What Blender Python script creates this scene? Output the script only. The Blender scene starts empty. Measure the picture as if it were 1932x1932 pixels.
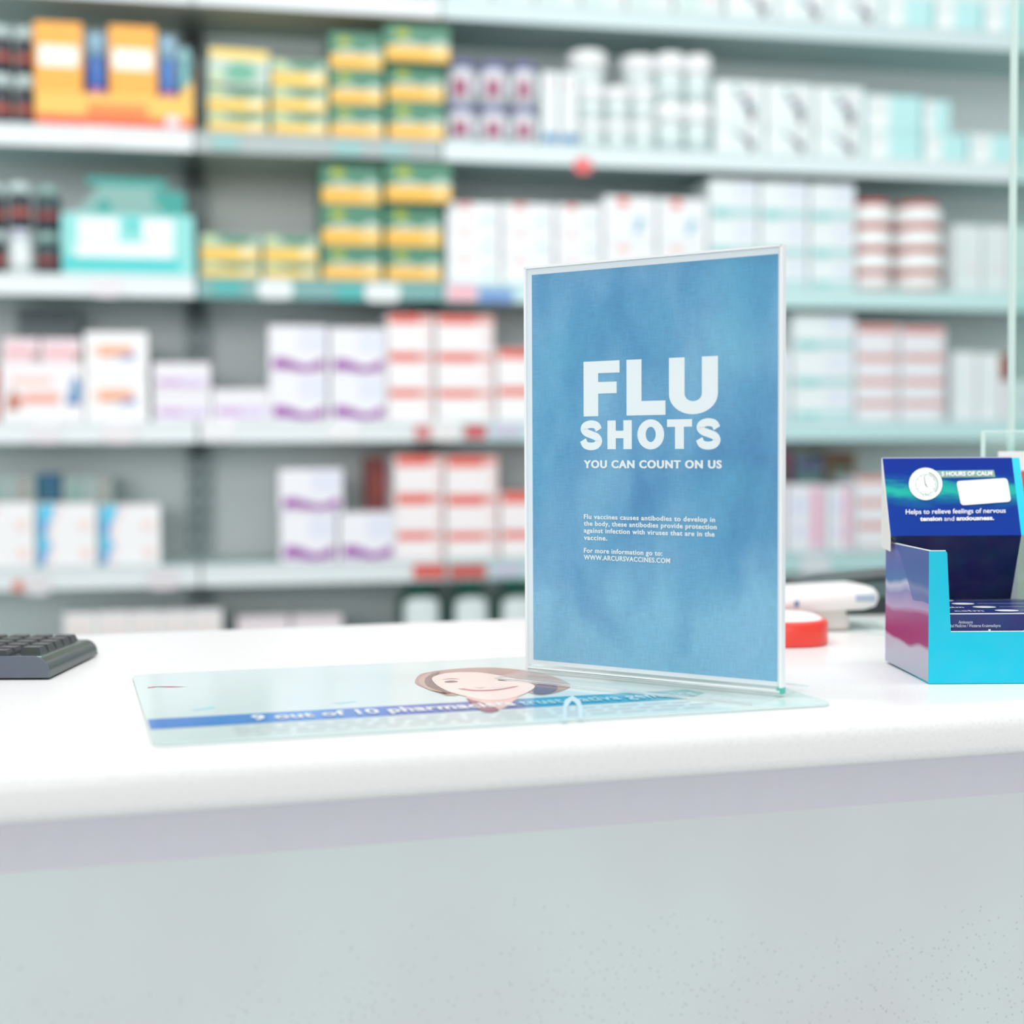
import bpy, bmesh, math, random
from mathutils import Vector, Matrix
random.seed(7)
SC = bpy.context.scene
C = SC.collection
W = 1932.0; F = 2800.0; CX = CY = 966.0
CAMH = 1.168; CT = 1.0                     # camera height, worktop height
ROLL = 0.005; PITCH = math.atan(115/2800)
cp, sp = math.cos(PITCH), math.sin(PITCH)
r0 = Vector((1, 0, 0)); fw = Vector((0, cp, -sp)); u0 = Vector((0, sp, cp))
rt = math.cos(ROLL)*r0 - math.sin(ROLL)*u0
up = math.sin(ROLL)*r0 + math.cos(ROLL)*u0
CAM = Vector((0, 0, CAMH))
def ray(px, py): return fw + (px-CX)/F*rt - (py-CY)/F*up
def onz(px, py, z=CT):
    d = ray(px, py); return CAM + d*((z-CAMH)/d.z)
def onplane(px, py, p, n):
    d = ray(px, py); return CAM + d*((p-CAM).dot(n)/d.dot(n))

# ------------------------------------------------------------------ materials
def lin(c):
    o = []
    for v in c[:3]:
        v /= 255.0
        o.append(v/12.92 if v <= .04045 else ((v+.055)/1.055)**2.4)
    return tuple(o)+(1.0,)
MATS = {}
def mat(c, rough=.5, spec=.4, metal=0.0, coat=0.0):
    k = (c, rough, spec, metal, coat)
    if k in MATS: return MATS[k]
    m = bpy.data.materials.new('paint'); m.use_nodes = True
    b = m.node_tree.nodes['Principled BSDF']
    b.inputs['Base Color'].default_value = lin(c)
    b.inputs['Roughness'].default_value = rough
    b.inputs['Specular IOR Level'].default_value = spec
    b.inputs['Metallic'].default_value = metal
    b.inputs['Coat Weight'].default_value = coat
    b.inputs['Coat Roughness'].default_value = .05
    # faint procedural unevenness of print and plastic
    nt = m.node_tree
    n = nt.nodes.new('ShaderNodeTexNoise'); n.inputs['Scale'].default_value = 60
    tc = nt.nodes.new('ShaderNodeTexCoord'); nt.links.new(tc.outputs['Object'], n.inputs['Vector'])
    mx = nt.nodes.new('ShaderNodeMix'); mx.data_type = 'RGBA'; mx.inputs['Factor'].default_value = .04
    mx.inputs[6].default_value = lin(c)
    nt.links.new(n.outputs['Color'], mx.inputs[7]); nt.links.new(mx.outputs[2], b.inputs['Base Color'])
    MATS[k] = m
    return m
def nodes_mat(name):
    m = bpy.data.materials.new(name); m.use_nodes = True
    return m, m.node_tree, m.node_tree.nodes['Principled BSDF']
def clear_mat(name, tint, tint_amt, ior=1.45, refl=1.0):
    """clear acrylic sheet: transparent body with fresnel gloss"""
    m = bpy.data.materials.new(name); m.use_nodes = True
    nt = m.node_tree; nt.nodes.clear()
    out = nt.nodes.new('ShaderNodeOutputMaterial')
    tr = nt.nodes.new('ShaderNodeBsdfTransparent'); tr.inputs[0].default_value = lin(tint)
    df = nt.nodes.new('ShaderNodeBsdfTranslucent'); df.inputs[0].default_value = (.95, 1, .99, 1)
    df2 = nt.nodes.new('ShaderNodeBsdfDiffuse'); df2.inputs[0].default_value = (.95, 1, .99, 1)
    a = nt.nodes.new('ShaderNodeAddShader')
    gl = nt.nodes.new('ShaderNodeBsdfGlossy'); gl.inputs['Roughness'].default_value = .02
    fr = nt.nodes.new('ShaderNodeFresnel'); fr.inputs[0].default_value = ior
    mu = nt.nodes.new('ShaderNodeMath'); mu.operation = 'MULTIPLY'; mu.inputs[1].default_value = refl
    m1 = nt.nodes.new('ShaderNodeMixShader'); m1.inputs[0].default_value = tint_amt
    m2 = nt.nodes.new('ShaderNodeMixShader')
    nt.links.new(tr.outputs[0], m1.inputs[1]); nt.links.new(df2.outputs[0], m1.inputs[2])
    ge = nt.nodes.new('ShaderNodeNewGeometry'); iv = nt.nodes.new('ShaderNodeMath'); iv.operation = 'SUBTRACT'; iv.inputs[0].default_value = 1
    nt.links.new(ge.outputs['Backfacing'], iv.inputs[1]); m0 = nt.nodes.new('ShaderNodeMath'); m0.operation = 'MULTIPLY'
    nt.links.new(fr.outputs[0], m0.inputs[0]); nt.links.new(iv.outputs[0], m0.inputs[1])
    nt.links.new(m0.outputs[0], mu.inputs[0]); nt.links.new(mu.outputs[0], m2.inputs[0])
    nt.links.new(m1.outputs[0], m2.inputs[1]); nt.links.new(gl.outputs[0], m2.inputs[2])
    nt.links.new(m2.outputs[0], out.inputs[0])
    return m
def ramp(nt, stops, interp='LINEAR'):
    r = nt.nodes.new('ShaderNodeValToRGB'); cr = r.color_ramp; cr.interpolation = interp
    while len(cr.elements) < len(stops): cr.elements.new(.5)
    for e, (p, c) in zip(cr.elements, stops): e.position = p; e.color = lin(c)
    return r

# ------------------------------------------------------------------ objects
def link(o, parent=None):
    C.objects.link(o)
    if parent is not None: o.parent = parent
    return o
def mesh_obj(name, verts, faces, mats, parent=None, fm=None, smooth=False):
    me = bpy.data.meshes.new(name)
    me.from_pydata([tuple(v) for v in verts], [], faces)
    for m in (mats if isinstance(mats, (list, tuple)) else [mats]): me.materials.append(m)
    if fm:
        for p, i in zip(me.polygons, fm): p.material_index = i
    if smooth:
        for p in me.polygons: p.use_smooth = True
    me.update()
    return link(bpy.data.objects.new(name, me), parent)
def empty(name, loc, rz=0, parent=None):
    o = bpy.data.objects.new(name, None); o.location = loc; o.rotation_euler = (0, 0, rz)
    o.empty_display_size = .02
    return link(o, parent)
def tag(o, label=None, cat=None, group=None, kind=None):
    if label: o['label'] = label
    if cat: o['category'] = cat
    if group: o['group'] = group
    if kind: o['kind'] = kind
    return o
class MB:
    def __init__(s): s.v = []; s.f = []; s.m = []; s.mats = []; s.sm = []
    def mi(s, m):
        if m not in s.mats: s.mats.append(m)
        return s.mats.index(m)
    def face(s, pts, m, smooth=False):
        i = len(s.v); s.v += [tuple(p) for p in pts]
        s.f.append(tuple(range(i, i+len(pts)))); s.m.append(s.mi(m)); s.sm.append(smooth)
    def box(s, x0, x1, y0, y1, z0, z1, m, bev=0, fn=None):
        bm = bmesh.new(); bmesh.ops.create_cube(bm, size=1)
        for v in bm.verts:
            v.co = Vector(((x0+x1)/2+v.co.x*(x1-x0), (y0+y1)/2+v.co.y*(y1-y0), (z0+z1)/2+v.co.z*(z1-z0)))
        if bev: bmesh.ops.bevel(bm, geom=bm.edges[:], offset=bev, segments=2, affect='EDGES', profile=.5)
        s.bm(bm, m, fn)
    def bm(s, bm, m, fn=None, smooth=False):
        i = len(s.v); bm.verts.index_update()
        s.v += [tuple(fn(v.co) if fn else v.co) for v in bm.verts]
        k = s.mi(m)
        for f in bm.faces:
            s.f.append(tuple(i+v.index for v in f.verts)); s.m.append(k); s.sm.append(smooth)
        bm.free()
    def extrude(s, pts, vec, m, smooth=False, caps=True):
        """prism: outline pts swept along vec"""
        i = len(s.v); n = len(pts); vec = Vector(vec)
        s.v += [tuple(p) for p in pts]+[tuple(Vector(p)+vec) for p in pts]
        k = s.mi(m)
        for j in range(n):
            a = (j+1) % n; s.f.append((i+j, i+a, i+n+a, i+n+j)); s.m.append(k); s.sm.append(smooth)
        if caps:
            s.f.append(tuple(i+j for j in range(n-1, -1, -1))); s.f.append(tuple(i+n+j for j in range(n)))
            s.m += [k, k]; s.sm += [False, False]
    def lathe(s, prof, m, n=28, cx=0, cy=0):
        i = len(s.v); k = s.mi(m)
        for r, z in prof:
            for a in range(n):
                t = 2*math.pi*a/n; s.v.append((cx+r*math.cos(t), cy+r*math.sin(t), z))
        for j in range(len(prof)-1):
            for a in range(n):
                b = (a+1) % n
                s.f.append((i+j*n+a, i+j*n+b, i+(j+1)*n+b, i+(j+1)*n+a)); s.m.append(k); s.sm.append(True)
        s.f.append(tuple(i+a for a in range(n-1, -1, -1))); s.m.append(k); s.sm.append(False)
        s.f.append(tuple(i+(len(prof)-1)*n+a for a in range(n))); s.m.append(k); s.sm.append(False)
    def build(s, name, parent=None):
        o = mesh_obj(name, s.v, s.f, s.mats, parent, s.m)
        for p, q in zip(o.data.polygons, s.sm): p.use_smooth = q
        return o

# ------------------------------------------------------------------ lettering
def text_tris(s, bold=0.0, space=1.0):
    cu = bpy.data.curves.new('lettering', 'FONT'); cu.body = s; cu.size = 1; cu.offset = bold
    cu.space_character = space; cu.resolution_u = 5; cu.fill_mode = 'FRONT'
    o = bpy.data.objects.new('lettering', cu); C.objects.link(o)
    bpy.context.view_layer.update()
    me = bpy.data.meshes.new_from_object(o.evaluated_get(bpy.context.evaluated_depsgraph_get()))
    vs = [v.co.copy() for v in me.vertices]; fs = [tuple(p.vertices) for p in me.polygons]
    bpy.data.objects.remove(o); bpy.data.curves.remove(cu); bpy.data.meshes.remove(me)
    return vs, fs
def fit_text(mb, s, x0, x1, z0, z1, m, place, bold=0.0, space=1.0, over=0.0):
    """z0..z1 = baseline..cap height; place maps (a, b) to 3-D"""
    vs, fs = text_tris(s, bold, space)
    xs = [v.x for v in vs]; lo, hi = min(xs), max(xs)
    cap = .70+bold
    k = mb.mi(m)
    O_ = Vector(place(x0, z0)); nv = (Vector(place(x1, z0))-O_).cross(Vector(place(x0, z1))-O_).normalized()
    for li, dx in enumerate((0,) if not over else (-over, 0, over)):
        i = len(mb.v)
        for v in vs:
            a = x0+(v.x+dx-lo+over)/(hi-lo+2*over)*(x1-x0); b = z0+(v.y+bold*.5)/cap*(z1-z0)
            mb.v.append(tuple(Vector(place(a, b))+nv*.00012*li))
        for f in fs: mb.f.append(tuple(i+j for j in f)); mb.m.append(k); mb.sm.append(False)
def stroke(mb, pts, w, m, place, n=7):
    """Catmull-Rom brush stroke of constant width"""
    P = [Vector(p) for p in pts]; P = [2*P[0]-P[1]]+P+[2*P[-1]-P[-2]]
    c = []
    for i in range(1, len(P)-2):
        for j in range(n):
            t = j/n; a, b, d, e = P[i-1], P[i], P[i+1], P[i+2]
            c.append(.5*((2*b)+(-a+d)*t+(2*a-5*b+4*d-e)*t*t+(-a+3*b-3*d+e)*t**3))
    c.append(P[-2])
    L = []; R = []
    for i, p in enumerate(c):
        t = (c[min(i+1, len(c)-1)]-c[max(i-1, 0)]).normalized(); nn = Vector((-t.y, t.x))*w/2
        L.append(p+nn); R.append(p-nn)
    for i in range(len(c)-1):
        mb.face([place(*R[i]), place(*R[i+1]), place(*L[i+1]), place(*L[i])], m)
def heavy(mb, ch, x0, x1, z0, z1, m, place):
    w = x1-x0; h = z1-z0
    def R(a, b, c_, d): mb.face([place(x0+a*w, z0+b*h), place(x0+c_*w, z0+b*h), place(x0+c_*w, z0+d*h), place(x0+a*w, z0+d*h)], m)
    if ch == 'F': R(0, 0, .41, 1); R(.41, .78, 1, 1); R(.41, .41, .92, .62)
    elif ch == 'L': R(0, 0, .39, 1); R(.39, 0, 1, .255)
    elif ch == 'T': R(0, .745, 1, 1); R(.32, 0, .68, .745)
    elif ch == 'H': R(0, 0, .345, 1); R(.655, 0, 1, 1); R(.345, .38, .655, .64)
    elif ch == 'U':
        R(0, .36, .325, 1); R(.675, .36, 1, 1); n = 20
        for i in range(n):
            q = []
            for a, rx, rz in ((i, .5, .36), (i+1, .5, .36), (i+1, .175, .13), (i, .175, .13)):
                t = math.pi+math.pi*a/n; q.append(place(x0+w*(.5+rx*math.cos(t)), z0+h*(.36+rz*math.sin(t))))
            mb.face(q, m)
    elif ch == 'O':
        n = 36
        for i in range(n):
            q = []
            for a, rx, rz in ((i, .5, .515), (i+1, .5, .515), (i+1, .185, .26), (i, .185, .26)):
                t = 2*math.pi*a/n; q.append(place(x0+w*(.5+rx*math.cos(t)), z0+h*(.5+rz*math.sin(t))))
            mb.face(q, m)
    elif ch == 'S':
        pts = [(.84, .68), (.74, .83), (.5, .885), (.25, .83), (.17, .71), (.28, .59), (.52, .51), (.76, .42), (.84, .28), (.72, .145), (.48, .105), (.24, .16), (.13, .33)]
        stroke(mb, [(x0+a*w, z0+b*h) for a, b in pts], .268*h, m, place)

# ================================================================== CAMERA
cam = bpy.data.cameras.new('camera'); co = bpy.data.objects.new('camera', cam); C.objects.link(co)
cam.sensor_fit = 'HORIZONTAL'; cam.sensor_width = 24.0; cam.lens = 24.0*F/W
cam.clip_start = .05
R3 = Matrix((rt, up, -fw)).transposed()
co.matrix_world = Matrix.Translation(CAM) @ R3.to_4x4()
cam.dof.use_dof = True; cam.dof.focus_distance = 1.075; cam.dof.aperture_fstop = 1.9
SC.camera = co
SC.view_settings.view_transform = 'Standard'; SC.view_settings.look = 'None'
SC.view_settings.gamma = 1; SC.view_settings.use_curve_mapping = False
SC.view_settings.exposure = 0.0

# ================================================================== COUNTER
dc = ray(10650, 802); dc.z = 0; EC = dc.normalized(); NC = Vector((-EC.y, EC.x, 0))      # along, inward
AC = math.atan2(EC.y, EC.x)
# front plane of the edge: ray through the lower edge at px 0, 32 mm below the top
T = .034
q = onz(0, 1562, CT-T); OC = Vector((q.x, q.y, 0))
DEPTH = (onz(600, 1181)-OC).dot(NC)
def cpt(a, b, z): return OC+EC*a+NC*b+Vector((0, 0, z))
def crot(o): o.rotation_euler = (0, 0, AC)
m, nt, b = nodes_mat('speckled_white_worktop')
b.inputs['Roughness'].default_value = .28; b.inputs['Specular IOR Level'].default_value = .35
tc = nt.nodes.new('ShaderNodeTexCoord')
vo = nt.nodes.new('ShaderNodeTexNoise'); vo.inputs['Scale'].default_value = 700; vo.inputs['Detail'].default_value = 1
rp = ramp(nt, [(0, (218, 218, 218)), (.34, (230, 231, 231)), (.42, (240, 240, 240)), (1, (243, 243, 243))])
nt.links.new(tc.outputs['Object'], vo.inputs['Vector']); nt.links.new(vo.outputs[0], rp.inputs[0])
nt.links.new(rp.outputs[0], b.inputs['Base Color']); M_TOP = m
L0, L1 = -1.0, 2.6
prof = [(DEPTH, -T), (DEPTH, -.004), (DEPTH-.004, 0)]
r = .016
for i in range(9):
    t = math.pi/2*i/8; prof.append((r-r*math.sin(t), -r+r*math.cos(t)))
r2 = .008
for i in range(6):
    t = math.pi/2*i/5; prof.append((r2-r2*math.cos(t), -T+r2-r2*math.sin(t)))
mb = MB(); mb.extrude([(L0, a, z) for a, z in prof], (L1-L0, 0, 0), M_TOP, smooth=False)
o = mb.build('worktop'); o.location = OC+Vector((0, 0, CT)); crot(o)
for p in o.data.polygons: p.use_smooth = len(p.vertices) == 4
o.data.set_sharp_from_angle(angle=math.radians(35))
tag(o, 'long white speckled counter worktop with a rounded front edge', 'counter')
# cabinet below
m, nt, b = nodes_mat('pale_laminate_with_specks')
b.inputs['Roughness'].default_value = .38; b.inputs['Specular IOR Level'].default_value = .4
tc = nt.nodes.new('ShaderNodeTexCoord')
n1 = nt.nodes.new('ShaderNodeTexVoronoi'); n1.inputs['Scale'].default_value = 260
n2 = nt.nodes.new('ShaderNodeTexNoise'); n2.inputs['Scale'].default_value = 5; n2.inputs['Detail'].default_value = 4
n3 = nt.nodes.new('ShaderNodeTexNoise'); n3.inputs['Scale'].default_value = 90; n3.inputs['Detail'].default_value = 2
sx = nt.nodes.new('ShaderNodeSeparateXYZ')
for n in (n1, n2, n3): nt.links.new(tc.outputs['Object'], n.inputs['Vector'])
nt.links.new(tc.outputs['Object'], sx.inputs[0])
def mth(op, a, b_, c_=None):
    n = nt.nodes.new('ShaderNodeMath'); n.operation = op
    for i, v in enumerate((a, b_) if c_ is None else (a, b_, c_)):
        if isinstance(v, (int, float)): n.inputs[i].default_value = v
        else: nt.links.new(v, n.inputs[i])
    return n.outputs[0]
spk = mth('LESS_THAN', n1.outputs['Distance'], .17)
low = mth('MULTIPLY', mth('SUBTRACT', -.045, sx.outputs['Z']), 4.0)          # dust thickens toward the foot
msk = mth('ADD', mth('MULTIPLY', n2.outputs[0], .9), low)
msk = mth('GREATER_THAN', mth('ADD', msk, mth('MULTIPLY', n3.outputs[0], .8)), 1.28)
fac = mth('MULTIPLY', mth('MULTIPLY', spk, msk), .38)
rp = ramp(nt, [(.35, (212, 215, 217)), (.65, (213, 225, 224))]); nt.links.new(n2.outputs[0], rp.inputs[0])
mx = nt.nodes.new('ShaderNodeMix'); mx.data_type = 'RGBA'; mx.inputs[7].default_value = lin((105, 122, 120))
nt.links.new(fac, mx.inputs['Factor']); nt.links.new(rp.outputs[0], mx.inputs[6]); nt.links.new(mx.outputs[2], b.inputs['Base Color'])
M_LAM = m
cab = empty('counter_cabinet', OC+Vector((0, 0, 0)), AC)
tag(cab, 'pale grey laminate cabinet front under the white worktop, dark specks low right', 'cabinet')
mb = MB(); mb.box(L0+.01, L1-.01, .022, DEPTH-.02, 0.08-CT, -T-.031, M_LAM)
p = mb.build('front_panel', cab); p.location = (0, 0, CT)
mb = MB(); mb.box(L0+.01, L1-.01, .022, DEPTH-.02, -T-.031, -T, mat((210, 210, 219), .45))  # lilac grey colour stands in for the shade below the overhang
p = mb.build('overhang_shade_strip', cab); p.location = (0, 0, CT); p['label'] = 'lilac grey strip painted as overhang shade under the worktop'
mb = MB(); mb.box(L0+.02, L1-.02, .07, DEPTH-.05, 0, .08, mat((120, 125, 128), .5))
mb.build('plinth', cab)

# ================================================================== SHELVING
SA = math.atan(.215); ES = Vector((math.cos(SA), math.sin(SA), 0)); NS = Vector((-ES.y, ES.x, 0))
OS = Vector((-.966, 2.80, 0))
def shp(px, py, s=0.0):
    """point of the picture on the upright plane s metres behind the shelf edge -> (u, z)"""
    p = onplane(px, py, OS+NS*s, NS); return (p-OS).dot(ES), p.z
def sw(u, s, z): return OS+ES*u+NS*s+Vector((0, 0, z))
PITCHZ = .2790; ZB4 = shp(0, 836)[1]          # lower edge of the fourth shelf's rail
RH = .040
ZT = {k: ZB4+(4-k)*PITCHZ+RH for k in range(0, 8)}
U_L, _ = shp(-420, 800); U_A, _ = shp(374, 800); U_B, _ = shp(838, 800); U_R, _ = shp(2300, 800)
SD = .30                                          # shelf depth
M_RAIL = mat((226, 234, 236), .35); M_RAIL2 = mat((170, 184, 184), .35); M_SHELF = mat((178, 204, 203), .5)
M_BACK = mat((236, 242, 242), .6); M_POST = mat((172, 186, 188), .5); M_BRK = mat((96, 108, 112), .5)
def unit(name_lab, u0_, u1, ks, railmats):
    g = empty('shelving_unit', sw((u0_+u1)/2, 0, 0), SA); tag(g, name_lab, 'shelving', 'wall shelving bays')
    h = (u1-u0_)/2-.001
    mb = MB(); mb.box(-h, h, SD, SD+.012, .02, 2.35, M_BACK); mb.build('back_panel', g)
    for s_ in (-1, 1):
        x = s_*(h-.0125)
        mb = MB(); mb.box(x-.0115, x+.0115, SD-.034, SD-.0005, 0, 2.35, M_POST, .001)
        for i in range(60): mb.box(x-.004, x+.004, SD-.0355, SD-.034, .05+i*.038, .066+i*.038, M_BRK)
        mb.build('upright', g)
    mb = MB(); mb.box(-h+.002, h-.002, .0, SD-.036, 0, .1, M_SHELF); mb.build('base_plinth', g)
    for k in ks:
        z = ZT[k]
        mb = MB(); mb.box(-h+.001, h-.001, .006, SD-.036, z-.026, z, M_SHELF, .001)
        sh = mb.build('shelf', g)
        mb = MB(); m_ = railmats.get(k, M_RAIL)
        mb.box(-h+.001, h-.001, -.004, .0055, z-RH, z+.001, m_, .0015)
        mb.box(-h+.001, h-.001, -.0065, -.004, z-RH, z-RH+.004, m_); mb.box(-h+.001, h-.001, -.0065, -.004, z-.004, z, m_)
        mb.build('price_rail', sh)
        for s_ in (-1, 1):
            x = s_*(h-.0125)
            mb = MB(); mb.extrude([(x-.0015, SD-.036, z-.027), (x-.0015, .09, z-.027), (x-.0015, .15, z-.045), (x-.0015, SD-.036, z-.075)], (.003, 0, 0), M_BRK)
            mb.build('bracket', sh)
    return g
unit('left bay of the wall shelving, holding dark bottles and the orange carton', U_L, U_A, range(1, 8), {})
unit('middle bay of the wall shelving with dull grey rails, holding yellow and green boxes', U_A, U_B, range(1, 8), {2: M_RAIL2, 3: mat((120, 172, 170), .4)})
unit('right bay of the wall shelving behind the sign, filled with white boxes', U_B, U_R, range(1, 8), {2: mat((222, 236, 238), .35), 1: mat((205, 224, 226), .35), 3: mat((200, 232, 232), .35), 4: mat((196, 228, 230), .35), 5: mat((186, 222, 222), .35)})

SHN = {1: 'top shelf', 2: 'second shelf', 3: 'third shelf', 4: 'fourth shelf', 5: 'fifth shelf', 6: 'lowest shelf'}
ORD = ['first', 'second', 'third', 'fourth', 'fifth', 'sixth', 'seventh', 'eighth']
def where(ci, nc, ri, nr, k, sk='stack'):
    row = {1: [''], 2: ['upper', 'lower'], 3: ['top', 'middle', 'bottom'], 4: ['top', 'second down', 'third down', 'bottom']}[nr][ri]
    col = {1: [''], 2: ['left', 'right'], 3: ['left', 'middle', 'right']}.get(nc)
    col = col[ci] if col else ORD[ci]+' from left'
    s = ''
    if nr > 1 and nc > 1:
        s = f'{row} of {ORD[ci]} stack from left' if nc > 3 else f'{row} of {col} stack'
    elif nr > 1: s = f'{row} of the stack'
    elif nc > 1: s = col if nc > 3 else f'{col} one'
    return (s+', ' if s else '')+SHN[k]

def carton(name, w, h, d, base, prints=(), top=None, rough=.45, inset=True):
    """folded card box with printed front; origin at base centre of the front face, front looks to -y"""
    M = mat(base, rough); mb = MB()
    mb.box(-w/2, w/2, 0, d, 0, h, M, min(.0012, w*.03))
    # closing flaps: a slit line and thumb notch on the right end face
    mb.box(w/2-.0001, w/2+.0003, d*.12, d*.88, h*.90, h*.92, mat(tuple(int(c*.8) for c in base), rough))
    e = .0004; mm = .0018
    for pr in prints:
        pm = mat(pr[-1], rough)
        if pr[0] == 'poly': pts = [(a, b_) for a, b_ in pr[1]]
        elif pr[0] == 'ell':
            _, cx, cy, rx, ry, _ = pr
            pts = [(cx+rx*math.cos(2*math.pi*i/18), cy+ry*math.sin(2*math.pi*i/18)) for i in range(18)]
        else:
            a0, b0, a1, b1, _ = pr; pts = [(a0, b0), (a1, b0), (a1, b1), (a0, b1)]
        ln = e; e += .00025
        mb.face([(-w/2+mm+a*(w-2*mm), -ln, mm+b_*(h-2*mm)) for a, b_ in pts], pm)
    if top:
        mb.face([(-w/2+mm, mm, h+.0004), (w/2-mm, mm, h+.0004), (w/2-mm, d-mm, h+.0004), (-w/2+mm, d-mm, h+.0004)], mat(top, rough))
    return mb.build(name)
def bottle(w, h, body, cap, label=None, lab2=None, capfrac=.2, neck=.6, name='bottle', lf=(.12, .62)):
    g = empty(name, (0, 0, 0)); R_ = w/2; hb = h*(1-capfrac); n_ = R_*neck
    mb = MB()
    mb.lathe([(R_*.9, 0), (R_, R_*.1), (R_, hb*.84), (R_*.93, hb*.92), (n_*1.02, hb*.985), (n_, hb)], mat(body, .3), cy=R_)
    mb.build('body', g)
    mb = MB(); c = n_*1.12
    mb.lathe([(c, hb), (c, h*.975), (c*.88, h)], mat(cap, .35), cy=R_)
    for i in range(18):
        t = 2*math.pi*i/18; mb.box(c*math.cos(t)-.0006, c*math.cos(t)+.0006, R_+c*math.sin(t)-.0006, R_+c*math.sin(t)+.0006, hb+.001, h*.965, mat(cap, .35))
    mb.build('cap', g)
    if label:
        mb = MB(); q = R_*1.012
        mb.lathe([(q, hb*lf[0]), (q, hb*lf[1])], mat(label, .45), cy=R_)
        if lab2:
            mb.lathe([(q*1.006, hb*(lf[0]+.2)), (q*1.006, hb*(lf[0]+.42))], mat(lab2, .45), cy=R_)
        mb.build('product_label', g)
    return g
def place(o, px0, px1, z, s, k):
    a, _ = shp(px0, 600, s); b_, _ = shp(px1, 600, s)
    o.location = sw((a+b_)/2, s, z); o.rotation_euler = (0, 0, SA)
def span(px0, px1, s):
    # pixel columns measured at mid height of the picture rows they came from
    a, _ = shp(px0, 600, s); b_, _ = shp(px1, 600, s); return abs(b_-a)
def stack(k, cols, build, desc, plural, cat, s=.02, gap=.0012, jit=0.0, one=None):
    """cols: (px0, px1, [tops of each item, from the top]); everything stands on shelf k"""
    out = []
    grp = f'{plural} on the {SHN[k]}'
    for ci, (x0, x1, tops) in enumerate(cols):
        xm = (x0+x1)/2; zs = [max(shp(xm, t, s)[1], ZT[k]+.004) for t in tops]+[ZT[k]+.0012]
        a, _ = shp(x0, 600, s); b_, _ = shp(x1, 600, s)
        for ri in range(len(tops)):
            z0, z1 = zs[ri+1], zs[ri]; w = b_-a-gap; h = z1-z0-.0006
            if h < .006: continue
            o = build(w, h, ri, ci)
            j = random.uniform(-jit, jit)
            o.location = sw((a+b_)/2, s+abs(j), z0); o.rotation_euler = (0, 0, SA)
            d_ = desc(ri, ci) if callable(desc) else desc
            tag(o, f'{d_}, {where(ci, len(cols), ri, len(tops), k)}', cat, grp)
            out.append(o)
    return out
BD = .13
# product looks -----------------------------------------------------
YEL = (246, 190, 74); GRN = (74, 136, 110); LIME = (190, 205, 80); WH = (240, 243, 244)
def pastille(w, h, r_, c_):
    o = carton('medicine_box', w, h, BD, GRN, [
        ('poly', [(0, .40), (.15, .48), (.32, .56), (.5, .50), (.66, .46), (.8, .62), (1, .52), (1, .36), (0, .36)], (190, 212, 202)),
        (0, 0, 1, .40, YEL), (.70, .12, .96, .34, (250, 216, 140)), ('ell', .26, .76, .12, .13, (170, 184, 44))], top=YEL)
    return o
def pastille_small(w, h, r_, c_):
    return carton('medicine_box', w, h, BD, (164, 196, 178), [
        (0, 0, 1, .54, (242, 200, 84)), ('poly', [(.26, .98), (.92, .98), (.84, .72), (.62, .62), (.40, .70)], GRN), ('ell', .15, .84, .1, .12, (205, 222, 140)),
        (.68, .2, .93, .55, (252, 232, 180))], top=YEL)
def pastille_turned(w, h, r_, c_):
    return carton('medicine_box', w, h, BD, (190, 212, 200), [
        (0, .74, 1, 1, (248, 216, 110)), ('poly', [(.2, .30), (.38, .62), (.62, .66), (.84, .40), (.70, .12), (.4, .08)], (104, 176, 146)), ('ell', .12, .16, .09, .1, (205, 222, 140))], top=YEL)
# --- second shelf, middle bay
stack(2, [(396, 510, [165, 212])], pastille_small, 'flat yellow green box', 'flat yellow and green boxes left', 'box')
o = pastille_turned(span(399, 512, .03), .070, 0, 0)
place(o, 399, 512, shp(455, 165, .02)[1]+.001, .022, 2)
tag(o, 'taller yellow topped green box tilted sideways on the left flat boxes, second shelf', 'box')
o.rotation_euler = (0, .03, SA); o.location.z += .003
stack(2, [(516, 622, [113, 165, 212])], pastille_small, 'flat yellow green box in second column', 'flat yellow and green boxes, second column', 'box')
stack(2, [(626, 728, [62, 132, 198]), (734, 842, [124, 192])], pastille, 'deep green yellow banded box', 'deep green and yellow boxes', 'box')
o = pastille(span(730, 852, 0), .071, 0, 0); place(o, 732, 852, shp(790, 124, .02)[1]+.001, -.004, 2)
tag(o, 'green yellow banded box pushed forward on top of right column, second shelf', 'box')
# --- third shelf, middle bay
stack(3, [(380, 492, [442, 494]), (498, 602, [444, 496])], pastille_small, 'flat yellow green box', 'flat yellow and green boxes', 'box')
stack(3, [(608, 722, [308, 386, 464]), (728, 836, [387, 466])], pastille, 'deep green yellow banded box', 'deep green and yellow boxes', 'box')
o = pastille(span(728, 852, 0), .078, 0, 0); place(o, 730, 854, shp(790, 387, .02)[1]+.001, -.004, 3)
tag(o, 'green yellow banded box jutting forward atop right column, third shelf', 'box')
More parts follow.
